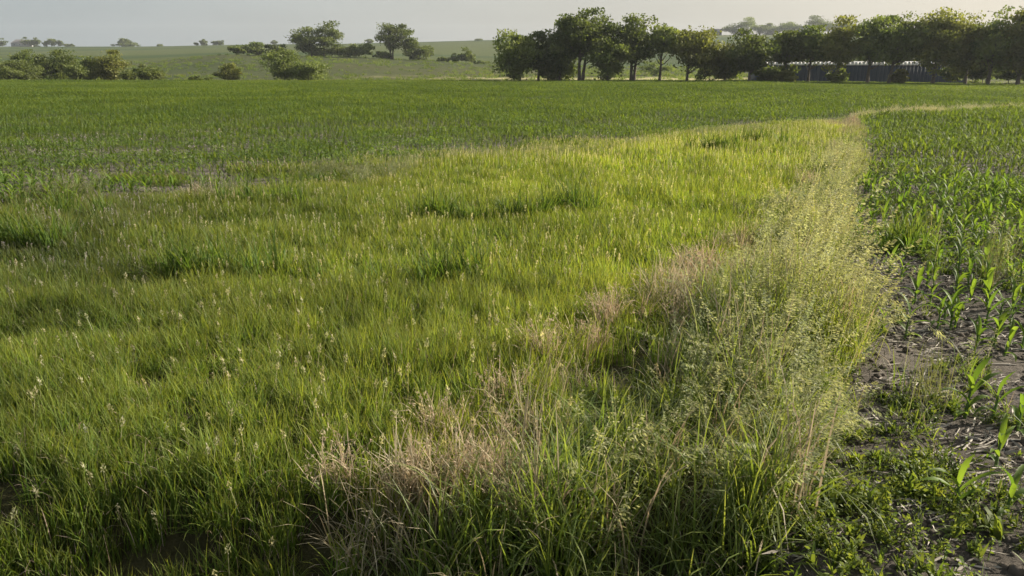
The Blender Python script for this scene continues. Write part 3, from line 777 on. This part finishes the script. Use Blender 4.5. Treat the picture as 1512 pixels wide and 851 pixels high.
def clods():
    mat = plain_mat('soil_crumb', (0.105, 0.09, 0.075), .95, (12, (0.06, 0.052, 0.044)), .5, .1)
    protos = []
    for k in range(5):
        g = Geo()
        for q in range(9):
            c = np.array([rng.normal(0, .12), rng.normal(0, .09), 0]); rr = rng.uniform(.008, .03)
            a = np.linspace(0, 2 * np.pi, 7)[:-1]; V = []
            for lv, (h, w) in enumerate([(-.3, .95), (.35, .9), (.8, .45)]):
                for t in a: V.append(c + rr * np.array([math.cos(t) * w * rng.uniform(.75, 1.25), math.sin(t) * w * rng.uniform(.75, 1.25), h * rng.uniform(.7, 1.1)]))
            Q = [(l * 6 + j, l * 6 + (j + 1) % 6, l * 6 + 6 + (j + 1) % 6, l * 6 + 6 + j) for l in range(2) for j in range(6)] + [(12, 13, 14, 15), (12, 15, 16, 17)]
            g.add(V, Q)
        protos.append(g.mesh('crumbs', [mat], False))
    x, y = points(3, 20, 22)
    u, v, lb, bl, br, z = zone(x, y)
    k = (u > br - 10) & (v > lb) & (rng.random(len(x)) < .3 + .7 * smooth(.35, .6, fbm(x / .7, y / .4, 181))); x, y, z = x[k], y[k], z[k]
    scatter('soil_clods', 'crumbly soil clods between the corn plants of the right field', 'soil', protos, np.stack([x, y, z], -1), rng.uniform(0, 6.28, len(x)), rng.uniform(.5, 1.5, len(x)), np.ones((len(x), 3)))
clods()

# ------------------------------------------------------------------ tufts one can point at
def tufts():
    where = ['farthest, beside the dark weeds of the belt', 'at the far middle of the belt edge', 'just in front of the far middle tuft', 'spreading wide where the belt meets the bright grass',
             'broad and low left of the arching grass mound', 'small, wedged behind the broad low tuft', 'fluffy, at the top of the dark hollow', 'left of the dark hollow in the foreground',
             'at the centre of the foreground hollow', 'leftmost of the foreground tufts', 'between the leftmost tuft and the hollow', 'nearest, leaning at the bottom of the frame']
    for i, (X, Y, s) in enumerate(PINKW):
        g = Geo(); s *= .5 + .5 * float(smooth(4, 11, Y)); k = 0.8 + .25 * s; n = int(150 * s)
        for q in range(int(5 * s) + 2):
            ox, oy = rng.normal(0, .17 * s), rng.normal(0, .08 * s)
            blades(g, n // 6, .08, .30 * k, .0045 + .0004 * Y, .45, 1.1, 4, 0, origin=(ox, oy, 0))
            for _ in range(5):
                P, ph = blades(g, 1, .05, .36 * k, .003 + .0003 * Y, .35, .6, 4, 0, origin=(ox, oy, 0))
                n0 = 14; t = rng.random(n0)[:, None]
                diamonds(g, P[0][-1] - (P[0][-1] - P[0][-3]) * t + rng.normal(0, .012, (n0, 3)), rng.normal(0, .5, (n0, 3)) + (P[0][-1] - P[0][-2]) * 8, .03, .005 + .0004 * Y, 0)
        link('dry_grass_tuft', g.mesh('dry_grass_tuft', [M['dry_thing']]), label='pinkish dry grass tuft ' + where[i], cat='dry grass tuft', group='pinkish dry tufts along the belt edge',
             loc=(X, Y, float(terrain(X, Y)) + 0.06))
    for (u, v, s, lab) in [(652, 332, 1.0, 'dark green grass clump left of the larger dark patch in the bright strip'), (835, 322, 1.3, 'wide dark green grass clump in the middle of the bright strip'),
                           (775, 330, 1.0, 'dark clump between two others in the bright grass strip'), (372, 306, 1.1, 'dark green clump right beside the tan tuft at the corn edge'), (1050, 228, 1.3, 'dark tussock far up the yellow green strip'),
                           (1130, 218, 1.2, 'small dark tussock farthest up the yellow green strip'), (30, 372, 1.3, 'dark olive bushy clump at the left edge of the grass'), (330, 418, 1.2, 'dark low clump in the left part of the strip'), (660, 425, 1.0, 'blue green clump in the centre of the strip'), (80, 330, 1.1, 'dark clump beside bare soil at far left'),
                           (1340, 372, .8, 'bushy dark weed clump at the edge between belt and corn'), (1110, 590, .0, '')]:
        if s == 0: continue
        X, Y, Z = ground_at(u, v); g = Geo()
        for q in range(int(9 * s)):
            blades(g, 34, .14, .52 * s ** .3, .007 + .0007 * Y, .3, .6, 4, 0, origin=(rng.normal(0, .32 * s), rng.normal(0, .16 * s), 0))
        link('grass_clump', g.mesh('grass_clump', [M['green_thing']]), label=lab, cat='grass clump', loc=(X, Y, Z))
    X, Y, Z = ground_at(312, 300); g = Geo()
    for q in range(10): blades(g, 45, .14, .34, .009, .5, 1.0, 4, q % 3 != 0 and 1 or 0, origin=(rng.normal(0, .45), rng.normal(0, .15), 0))
    link('dry_grass_tuft', g.mesh('dry_grass_tuft', [M['dry_thing'], M['grey_thing']]), label='tan seeding tuft at the edge of the left corn field', cat='dry grass tuft', loc=(X, Y, Z))
    for (u, v, lab) in [(1452, 425, 'wispy grey green stems standing up through the corn at right'), (1372, 600, 'sparse wiry weed on the soil between belt and corn'), (1482, 400, 'second wispy grey tuft right of the tall one')]:
        X, Y, Z = ground_at(u, v); g = Geo(); blades(g, 70, .16, .42 if v > 500 else .62, .004, .18, .25, 4, 0)
        link('wiry_weed', g.mesh('wiry_weed', [M['grey_thing']]), label=lab, cat='weed', loc=(X, Y, Z))
tufts()

# ------------------------------------------------------------------ trees and bushes
def tree(name, label, cat, Y, ut, u0, u1, vtop, vlow, mat, n_leaf=6000, leaf=.44, nclump=70, group=None, trunk=True, trunks=1, lean=0.0, open_=0.5, vbase=None, airy=1.0):
    if name == 'field_tree': n_leaf = int(n_leaf * 1.25)
    if Y > 880: n_leaf *= 3
    if Y == 291: n_leaf = int(n_leaf * 1.7)
    """a tree standing at depth Y: crown between u0 and u1 (photo columns there), top and lower rim heights given by rows, trunk foot near ut."""
    xt = Y * float(xratio(ut, 100)); zb = float(terrain(xt, Y)) if vbase is None else float(H + Y * ratio(vbase))
    zt = H + Y * float(ratio(vtop)); zl = max(H + Y * float(ratio(vlow)), zb + .05)
    xc = Y * float(xratio((u0 + u1) / 2, 80)) - xt; rx = Y * (u1 - u0) / 2 / F / 1.044
    hc = (zt - zl); cz = zl - zb + hc * .5
    root = link(name, None, label=label, cat=cat, group=group, loc=(xt, Y, zb)); root.empty_display_size = 1
    r = np.random.default_rng(int(u0 * 7 + vtop * 13 + Y))
    # clump centres, biased to the outer shell, envelope broken into lobes
    d = r.normal(0, 1, (nclump, 3)); d /= np.linalg.norm(d, axis=1, keepdims=True)
    rr = r.random(nclump) ** (1 / 3) * (0.55 + 0.45 * r.random(nclump))
    rr = np.clip(rr * 1.12, 0, .93)
    lob = 1 + .24 * np.sin(3 * np.arctan2(d[:, 1], d[:, 0]) + r.uniform(0, 6)) * np.cos(d[:, 2] * 4 + r.uniform(0, 6))
    ry = rx * .9
    C = d * rr[:, None] * lob[:, None] * np.array([rx, ry, hc / 2])
    low = C[:, 2] < 0
    C[low, :2] *= (1 - .25 * np.abs(C[low, 2:3]) / (hc / 2)) if trunk else 1.05
    C += np.array([xc, 0, cz]) + np.array([lean, 0, 0]) * (C[:, 2:3])
    crad = (rx * hc) ** .5 * .15 * airy
    w = r.gamma(2.2, 1, nclump); w /= w.sum(); cnt = r.multinomial(n_leaf, w)
    idx = np.repeat(np.arange(nclump), cnt)
    off = np.clip(r.normal(0, 1, (n_leaf, 3)), -1.7, 1.7) * np.array([1.1, 1.1, .5]) * crad * (0.6 + .7 * r.random(nclump))[idx][:, None]
    Lp = C[idx] + off
    Lp[:, 2] = np.maximum(Lp[:, 2], .1)
    D = r.normal(0, 1, (n_leaf, 3)); D[:, 2] -= .5
    g = Geo(); cb = np.clip(.5 + .25 * r.normal(0, 1, nclump), 0, 1)
    ls = leaf * r.uniform(.6, 1.25, n_leaf)
    diamonds(g, Lp, D, ls, ls * .62, 0, r, np.clip(cb[idx] + r.normal(0, .2, n_leaf), 0, 1))
    link('crown', g.mesh('crown', [mat], False), root)
    # trunk and limbs
    Ht = zt - zb; tr = max(.05, Ht * (.021 if trunk else .008))
    for q in range(trunks):
        g = Geo(); ox = (q - (trunks - 1) / 2) * Ht * .045; bx = xc * .55 + ox * 3
        t = np.linspace(0, 1, 7); topz = cz + hc * .22
        path = np.stack([ox + bx * t ** 1.4 + .03 * Ht * np.sin(t * 4 + q * 2 + u0) * t * .5, .02 * Ht * np.sin(t * 3 + u0) , -.15 + (topz + .15) * t], -1)
        tube(g, path, tr * (1.25 - 1.0 * t) * np.array([1.25] + [1] * 6), 7)
        link('trunk', g.mesh('trunk', [M['bark']]), root)
        g = Geo()
        for c in C[r.permutation(nclump)[:14 if trunk else 6]]:
            t0 = np.clip((c[2] / topz) * .65 - .05, .18, .9); p0 = np.array([np.interp(t0, t, path[:, k]) for k in range(3)])
            m_ = (p0 + c) / 2 + np.array([0, 0, -.05 * Ht]) + r.normal(0, .02 * Ht, 3) * [1, 1, .3]
            s = np.linspace(0, 1, 5)[:, None]; pts = (1 - s) ** 2 * p0 + 2 * s * (1 - s) * m_ + s ** 2 * c
            tube(g, pts, tr * .5 * (1 - .85 * s[:, 0]), 5)
        link('branch', g.mesh('branch', [M['bark']]), root)
    return root
TB = 'trees along the far edge of the field'
YT = 129.0
tree('field_tree', 'low spreading tree at the left end of the tree row', 'tree', YT, 768, 726, 792, 49, 118, M['c_ash'], 6500, nclump=75, group=TB)
tree('field_tree', 'small dark tree second from the left in the row', 'tree', YT + 1, 795, 774, 822, 42, 116, M['c_dark'], 5500, nclump=60, group=TB)
tree('field_tree', 'dense dark tree with foliage down to the ground left of the twin trunks', 'tree', YT + 2, 827, 798, 858, 27, 119, M['c_dark'], 9000, nclump=85, group=TB)
tree('field_tree', 'tallest tree of the middle group standing on twin trunks', 'tree', YT, 858, 828, 908, 14, 84, M['c_dark'], 8500, nclump=90, trunks=2, group=TB)
tree('field_tree', 'rounded low tree between twin trunked and forked trees', 'tree', YT - 2, 897, 862, 926, 56, 113, M['c_ash'], 6500, nclump=70, group=TB)
tree('field_tree', 'tall open tree with a forked trunk right of the rounded low tree', 'tree', YT, 935, 906, 974, 22, 98, M['c_dark'], 6500, nclump=80, trunks=2, group=TB)
tree('field_tree', 'slim tree with a thin straight trunk', 'tree', YT, 975, 958, 1004, 31, 92, M['c_ash'], 4200, nclump=50, group=TB)
tree('field_tree', 'open olive tree with sky showing through its top right of the slim tree', 'tree', YT - 2, 1015, 990, 1062, 36, 108, M['c_olive'], 6500, nclump=75, group=TB)
tree('field_tree', 'short bushy tree hanging low right of the open olive tree', 'tree', YT, 1072, 1045, 1092, 60, 119, M['c_olive'], 4500, nclump=50, group=TB)
tree('field_tree', 'dark rounded tree left of the long shed', 'tree', YT - 3, 1108, 1074, 1146, 50, 112, M['c_dark'], 7500, nclump=80, group=TB)
tree('field_tree', 'middle sized tree at the left end of the shed', 'tree', YT, 1160, 1130, 1190, 45, 106, M['c_ash'], 5500, nclump=65, group=TB)
tree('field_tree', 'dark tree over the left part of the shed', 'tree', YT - 1, 1195, 1172, 1226, 35, 101, M['c_dark'], 5500, nclump=60, group=TB)
tree('field_tree', 'olive tree over the middle of the shed', 'tree', YT - 3, 1238, 1208, 1272, 30, 101, M['c_olive'], 6200, nclump=75, group=TB)
tree('field_tree', 'tall dark tree with a crooked trunk in front of the shed', 'tree', YT - 4, 1283, 1256, 1322, 19, 99, M['c_dark'], 7000, nclump=80, group=TB)
tree('field_tree', 'leaning tree with bright sky gaps over the shed', 'tree', YT - 5, 1316, 1308, 1366, 21, 98, M['c_ash'], 6000, nclump=75, lean=.15, group=TB)
tree('field_tree', 'dome topped olive tree with a straight trunk before the right end of the shed', 'tree', YT - 6, 1380, 1348, 1420, 14, 108, M['c_olive'], 8000, nclump=85, group=TB)
tree('field_tree', 'shorter olive tree right of the dome topped tree', 'tree', YT - 6, 1428, 1400, 1456, 25, 114, M['c_olive'], 6500, nclump=65, group=TB)
tree('field_tree', 'tall dark tree near the right edge of the frame', 'tree', YT - 8, 1462, 1436, 1500, 12, 112, M['c_ash'], 7500, nclump=85, group=TB)
tree('field_tree', 'tallest tree cut by the right edge of the frame', 'tree', YT - 9, 1508, 1478, 1550, 6, 112, M['c_olive'], 8500, nclump=90, group=TB)
tree('field_tree', 'tree just beyond the right edge of the frame', 'tree', YT - 10, 1575, 1535, 1620, 8, 112, M['c_dark'], 7000, nclump=80, group=TB)
BU = 'bushes under the tree row'
for (u0, u1, vt, Y, m, lab) in [(1028, 1070, 84, 138, 'c_dark', 'dark bush behind the open olive tree'), (1058, 1100, 82, 136, 'c_dark', 'dark bush between two trees left of the shed'), (1118, 1160, 92, 132, 'c_dark', 'bush hiding the left end of the shed'),
                                (1395, 1440, 88, 133, 'c_dark', 'dark bush at the right end of the shed'), (1432, 1476, 82, 132, 'c_dark', 'dark undergrowth below the tall dark tree'), (1470, 1516, 78, 130, 'c_dark', 'dark undergrowth at the right edge of the frame'), (1512, 1560, 80, 130, 'c_dark', 'undergrowth beyond the right edge'),
                                (1150, 1178, 103, 127, 'c_olive', 'low lit foliage before the left end of the shed'), (1222, 1256, 105, 126, 'c_ash', 'low leafy growth before the middle of the shed'), (1318, 1346, 102, 124, 'c_olive', 'low lit growth before the shed below the leaning tree'), (800, 850, 92, 135, 'c_dark', 'dark undergrowth beneath the dense dark tree')]:
    tree('bush', lab, 'bush', Y, (u0 + u1) / 2, u0, u1, vt, 123, M[m], 2600, nclump=34, trunk=False, group=BU)
# left group beyond the crest
LG = 'bushes and small trees at the left edge of the field'
for (u0, u1, vt, Y, m, n, nm, lab) in [
    (-60, 14, 80, 158, 'c_dark', 3500, 'bush', 'dark bush cut by the left edge of the frame'),
    (-30, 62, 91, 143, 'c_willow', 7000, 'bush', 'pale rounded willow bush at the left edge'),
    (18, 74, 72, 156, 'c_dark', 6000, 'small_tree', 'dark bushy tree behind the pale willow bush'),
    (60, 118, 71, 157, 'c_dark', 6000, 'small_tree', 'dark wide topped tree in the left thicket'),
    (88, 128, 94, 146, 'c_willow', 3000, 'bush', 'light green bush at the foot of the dark trees'),
    (106, 150, 84, 150, 'c_ash', 3500, 'bush', 'mid green bush in the middle of the left thicket'),
    (138, 184, 72, 150, 'c_olive', 5500, 'small_tree', 'olive small tree at the right end of the thicket'),
    (172, 198, 103, 148, 'c_ash', 1500, 'bush', 'low bush beside the olive small tree'),
    (194, 238, 98, 146, 'c_ash', 3600, 'bush', 'low rounded bush standing right of the thicket'),
    (274, 294, 112, 150, 'c_dark', 700, 'bush', 'tiny dark bush left of the round bush'),
    (296, 312, 112.5, 150, 'c_dark', 500, 'bush', 'tiny dark bush touching the round bush'),
    (315, 354, 94, 147, 'c_olive', 3200, 'bush', 'lone round bush in front of the meadow'),
    (390, 448, 71, 148, 'c_willow', 6200, 'small_tree', 'taller pale willow of the pair before the big tree'),
    (424, 486, 88, 146, 'c_willow', 5200, 'bush', 'lower spreading willow of the pair before the big tree')]:
    tree(nm, lab, 'tree' if nm == 'small_tree' else 'bush', Y, (u0 + u1) / 2, u0, u1, vt, 124, M[m], n, leaf=.36, nclump=int(18 + n / 130), trunk=nm == 'small_tree', group=LG)
# hedge line on the first ridge
HG = 'hedge on the first ridge'
for (u0, u1, vt, vl, m, n, nm, lab) in [
    (338, 372, 64, 82, 'c_dark', 1500, 'bush', 'leftmost dark bush of the ridge hedge'), (364, 392, 61, 83, 'c_dark', 1500, 'bush', 'second dark bush of the ridge hedge'), (388, 424, 66, 84, 'c_dark', 1600, 'bush', 'dark bush left of the big tree on the ridge'),
    (490, 530, 68, 89, 'c_ash', 1500, 'bush', 'dark bush right of the big tree on the ridge'), (512, 536, 66, 90, 'c_ash', 1200, 'bush', 'small bush between two ridge trees'), (528, 553, 63, 91, 'c_willow', 1500, 'bush', 'pale bush left of the second ridge tree'),
    (590, 622, 54, 78, 'c_dark', 1400, 'bush', 'dark clump right of the second ridge tree'), (592, 628, 68, 94, 'c_dark', 1800, 'bush', 'dark rounded bush under the clump on the ridge'), (616, 641, 65, 94, 'c_willow', 1500, 'bush', 'pale bush at the right of the second ridge tree'),
    (642, 668, 84, 97, 'c_dark', 800, 'bush', 'low dark bush before the gap on the ridge'), (662, 684, 78, 97, 'c_dark', 900, 'bush', 'dark bush in the last hedge group'), (676, 700, 73, 98, 'c_dark', 1300, 'bush', 'tallest bush of the last hedge group'), (698, 724, 90, 98.5, 'c_dark', 600, 'bush', 'lowest bush at the right end of the hedge'),
    (545, 580, 76, 92, 'c_dark', 1200, 'bush', 'dark bush at the foot of the second ridge tree'), (452, 490, 72, 88, 'c_dark', 1200, 'bush', 'dark bush at the foot of the big ridge tree')]:
    tree(nm, lab, 'bush', 291, (u0 + u1) / 2, u0, u1, vt, vl + 2, M[m], n, leaf=.62, nclump=24, trunk=False, group=HG)
tree('ridge_tree', 'big wide tree with sky gaps in its crown on the first ridge', 'tree', 288, 462, 426, 474, 36, 80, M['c_dark'], 5200, leaf=.62, nclump=60, airy=.9)
tree('ridge_tree', 'right half of the pair of big crowns on the first ridge', 'tree', 289, 480, 462, 508, 33, 80, M['c_dark'], 5200, leaf=.62, nclump=60, airy=.9)
tree('ridge_tree', 'tall narrow waisted tree standing alone above the ridge hedge', 'tree', 290, 579, 556, 609, 31, 74, M['c_dark'], 5600, leaf=.62, nclump=60, airy=.9, trunks=2)
tree('bush', 'dark hedge bush seen between the trunks of the tree row', 'bush', 215, 968, 945, 992, 90, 113, M['c_dark'], 1500, leaf=.5, nclump=24, trunk=False)
# skyline
SK = 'small far trees on the skyline'
for i, (u0, u1, vt, vb, lab) in enumerate([(-6, 12, 58, 70, 'far tree at the left edge of the skyline'), (36, 50, 56, 69, 'far tree right of the grey farm building'), (48, 62, 57, 69, 'far bushy tree second right of the farm building'), (66, 75, 59, 69, 'far narrow tree in a skyline clump'), (76, 86, 58, 69, 'far middle tree in the skyline clump'),
                          (87, 94, 59, 69, 'far pointed tree in the skyline clump'), (95, 111, 65, 69, 'far low bush ending the skyline clump'), (178, 198, 55, 69, 'lone small round tree on the left skyline'), (172, 208, 64, 69, 'low bushes around the lone skyline tree'),
                          (232, 242, 65.5, 69, 'tiny bush right of the lone skyline tree'), (289, 294, 63, 67, 'tiny tree leftmost of four on the skyline'), (297, 307, 58, 67, 'small tree second of four on the skyline'), (315, 323, 60, 67, 'small tree third of four on the skyline'), (322, 332, 60, 67, 'small tree last of four on the skyline'),
                          (402, 410, 60, 67, 'tiny tree just left of the big ridge tree'), (540, 552, 57, 65, 'small round tree between the ridge trees'), (702, 712, 57.5, 61, 'tiny bush on the skyline left of the tree row'),
                          (1066, 1092, 38, 54, 'rounded far tree right of the grey far building'), (1090, 1108, 27, 54, 'far tall ragged tree above the far wood'), (1106, 1128, 37, 54, 'far tree right of the ragged tree'), (1124, 1144, 38, 53, 'far tree in the middle of the far wood'),
                          (1140, 1174, 33, 53, 'broad far tree in the far wood'), (1166, 1190, 36, 53, 'far tree left of the domed tree'), (1184, 1214, 26, 53, 'dome shaped far tree highest in the far wood'), (1210, 1236, 33, 53, 'far tree right of the domed tree'), (1232, 1262, 34, 53, 'far tree behind the shed trees'), (1256, 1300, 33, 53, 'far broad tree behind the tall shed trees'), (1036, 1050, 44, 55, 'far bush left of the grey far building')]):
    if u0 > 1060: u0 -= 4; u1 += 6; vt -= 1
    tree('far_tree', lab, 'tree', 895, (u0 + u1) / 2, u0, u1, vt, vb + .5, M['c_dark'], int(500 + 18 * (u1 - u0)), leaf=1.3, nclump=26, trunk=(vb - vt) > 8, group=SK, airy=1.15)
# dark tree tops behind the shed
for i, (u0, u1, vt) in enumerate([(1150, 1185, 62), (1200, 1245, 56), (1262, 1300, 60), (1330, 1360, 52), (1400, 1440, 44), (1440, 1480, 40)]):
    tree('rear_tree', ['dark tree behind the left end of the shed', 'second dark tree behind the shed', 'third dark tree behind the shed', 'fourth dark tree behind the shed', 'dark tree behind the shed right end', 'dark tree filling the gap near the right edge'][i], 'tree', 158, (u0 + u1) / 2, u0 - 4, u1 + 4, vt, 116, M['c_ash'], 3500, leaf=.4, nclump=45, group='trees behind the shed')

# ------------------------------------------------------------------ buildings
def shed():
    Y = 139.0; x0 = Y * float(xratio(1128, 100)); x1 = Y * float(xratio(1432, 100)); zb = H + Y * float(ratio(123.5)); zt = H + Y * float(ratio(96.5))
    blue = plain_mat('blue_steel', (0.045, 0.065, 0.11), 0.5, (0.6, (0.03, 0.045, 0.08))); white = plain_mat('white_roof', (0.78, 0.76, 0.72), 0.5, (1.5, (0.62, 0.60, 0.57)))
    root = link('long_shed', None, label='long low shed with a dark blue ribbed wall and a scalloped white roof behind trees', cat='shed', loc=(x0, Y, zb))
    hgt = zt - zb; pitch = .64; n = int((x1 - x0) / pitch); D = 9.0
    g = Geo(); boxg(g, 0, n * pitch, .12, D, -.3, hgt - .02); link('wall', g.mesh('wall', [blue], False), root)
    g = Geo(); a = np.linspace(0, np.pi, 7); V = []; Q = []
    for z in (-.3, hgt):
        for t in a: V.append((pitch * .5 - math.cos(t) * pitch * .49, .118 - math.sin(t) * .08, z))
    for k in range(6): Q.append((k, k + 1, k + 8, k + 7))
    g.add(V, Q); pm = g.mesh('wall_panel', [blue])
    g = Geo(); a = np.linspace(0, np.pi, 9); V = []; Q = []
    for y in (-.22, D + .2):
        for t in a: V.append((pitch * .5 - math.cos(t) * pitch * .485, y, hgt + math.sin(t) * .52))
    for k in range(8): Q.append((k, k + 9, k + 10, k + 1))
    c = len(V); V.append((pitch * .5, -.22, hgt)); V.append((pitch * .5, -.22, hgt))
    for k in range(8): Q.append((k, k + 1, c, c + 1))
    g.add(V, Q); rm = g.mesh('roof_rib', [white])
    for k in range(n):
        o = link('wall_panel', pm, root); o.location = (k * pitch, 0, 0)
        o = link('roof_rib', rm, root); o.location = (k * pitch, 0, .003)
shed()
def barn(name, label, u0, u1, vt, vb, Y, wall, roof, depth=9, flat=False):
    x0 = Y * float(xratio(u0, 60)); x1 = Y * float(xratio(u1, 60)); zb = H + Y * float(ratio(vb)); zt = H + Y * float(ratio(vt)); w = x1 - x0; h = zt - zb
    root = link(name, None, label=label, cat='building', loc=(x0, Y, zb)); eh = h * (.93 if flat else .5)
    g = Geo(); boxg(g, 0, w, 0, depth, -1.5, eh); link('wall', g.mesh('wall', [wall], False), root)
    g = Geo()
    if flat: boxg(g, -.3, w + .3, -.3, depth + .3, eh + .003, h)
    else:
        V = [(-.4, -.4, eh), (w + .4, -.4, eh), (w + .4, depth + .4, eh), (-.4, depth + .4, eh), (w * .12, depth / 2, h), (w * .88, depth / 2, h)]
        V = [(a, b, c + .003) for a, b, c in V]
        g.add(V, [(0, 1, 5, 4), (2, 3, 4, 5), (3, 0, 4, 4), (1, 2, 5, 5)])
        me = bpy.data.meshes.new('roof'); me.from_pydata(V, [], [(0, 1, 5, 4), (2, 3, 4, 5), (3, 0, 4), (1, 2, 5), (0, 3, 2, 1)]); me.materials.append(roof); link('roof', me, root); g = None
    if g: link('roof', g.mesh('roof', [roof], False), root)
    glass = plain_mat('window_glass', (0.04, 0.05, 0.06), .15)
    for k in range(3):
        g = Geo(); xx = w * (.2 + .3 * k); boxg(g, xx - .5, xx + .5, -.05, -.003, eh * .45, eh * .45 + 1.1); link('window', g.mesh('window', [glass], False), root)
gw = plain_mat('grey_siding', (0.30, 0.30, 0.30), .8); gr = plain_mat('grey_roof', (0.16, 0.15, 0.15), .8)
barn('farm_building', 'far grey farm building with a hipped roof at the left skyline', 15, 41, 58.5, 69.5, 893, gw, gr, 12)
barn('farm_building', 'far flat roofed grey building above the tree row', 1050, 1065, 43, 54, 893, plain_mat('slate_siding', (0.07, 0.085, 0.10), .8), gr, 10, True)

# ------------------------------------------------------------------ meadow tufts along crest and on the first slope
def meadow():
    protos = []
    for k in range(4):
        g = Geo(); blades(g, 26, .9, .7, .09, .3, .6, 3, 0); protos.append(g.mesh('plant', [M['grass'], M['dry']]))
    x, y = points(150, 300, .13)
    z = terrain(x, y); u, v = project(x, y, z)
    d = smooth(.45, .6, fbm(x / 14, y / 30, 141)); k = rng.random(len(x)) < .25 + .75 * d; x, y, z = x[k], y[k], z[k]
    scatter('meadow_grass', 'rough meadow grass on the slope beyond the corn', 'grass', protos, np.stack([x, y, z], -1), rng.uniform(0, 6.28, len(x)), rng.uniform(.5, .9, len(x)), tint_of(x / 6, y / 6, (.85, .8, 1.1), .2, 19), idx=np.where(rng.random(len(x)) < .12, 3, rng.integers(0, 3, len(x))))
meadow()

# ------------------------------------------------------------------ haze
def haze():
    g = Geo(); boxg(g, -1600, 1600, -300, 1500, -16, 46)
    m = bpy.data.materials.new('haze'); m.use_nodes = True; m.cycles.homogeneous_volume = True; nt = m.node_tree; nt.nodes.clear()
    o = N(nt, 'ShaderNodeOutputMaterial'); v = N(nt, 'ShaderNodeVolumePrincipled')
    v.inputs['Color'].default_value = (0.86, 0.92, 1.0, 1); v.inputs['Density'].default_value = 0.00014; v.inputs['Anisotropy'].default_value = 0.2
    nt.links.new(v.outputs[0], o.inputs['Volume'])
    link('haze', g.mesh('haze', [m], False), kind='stuff')
haze()
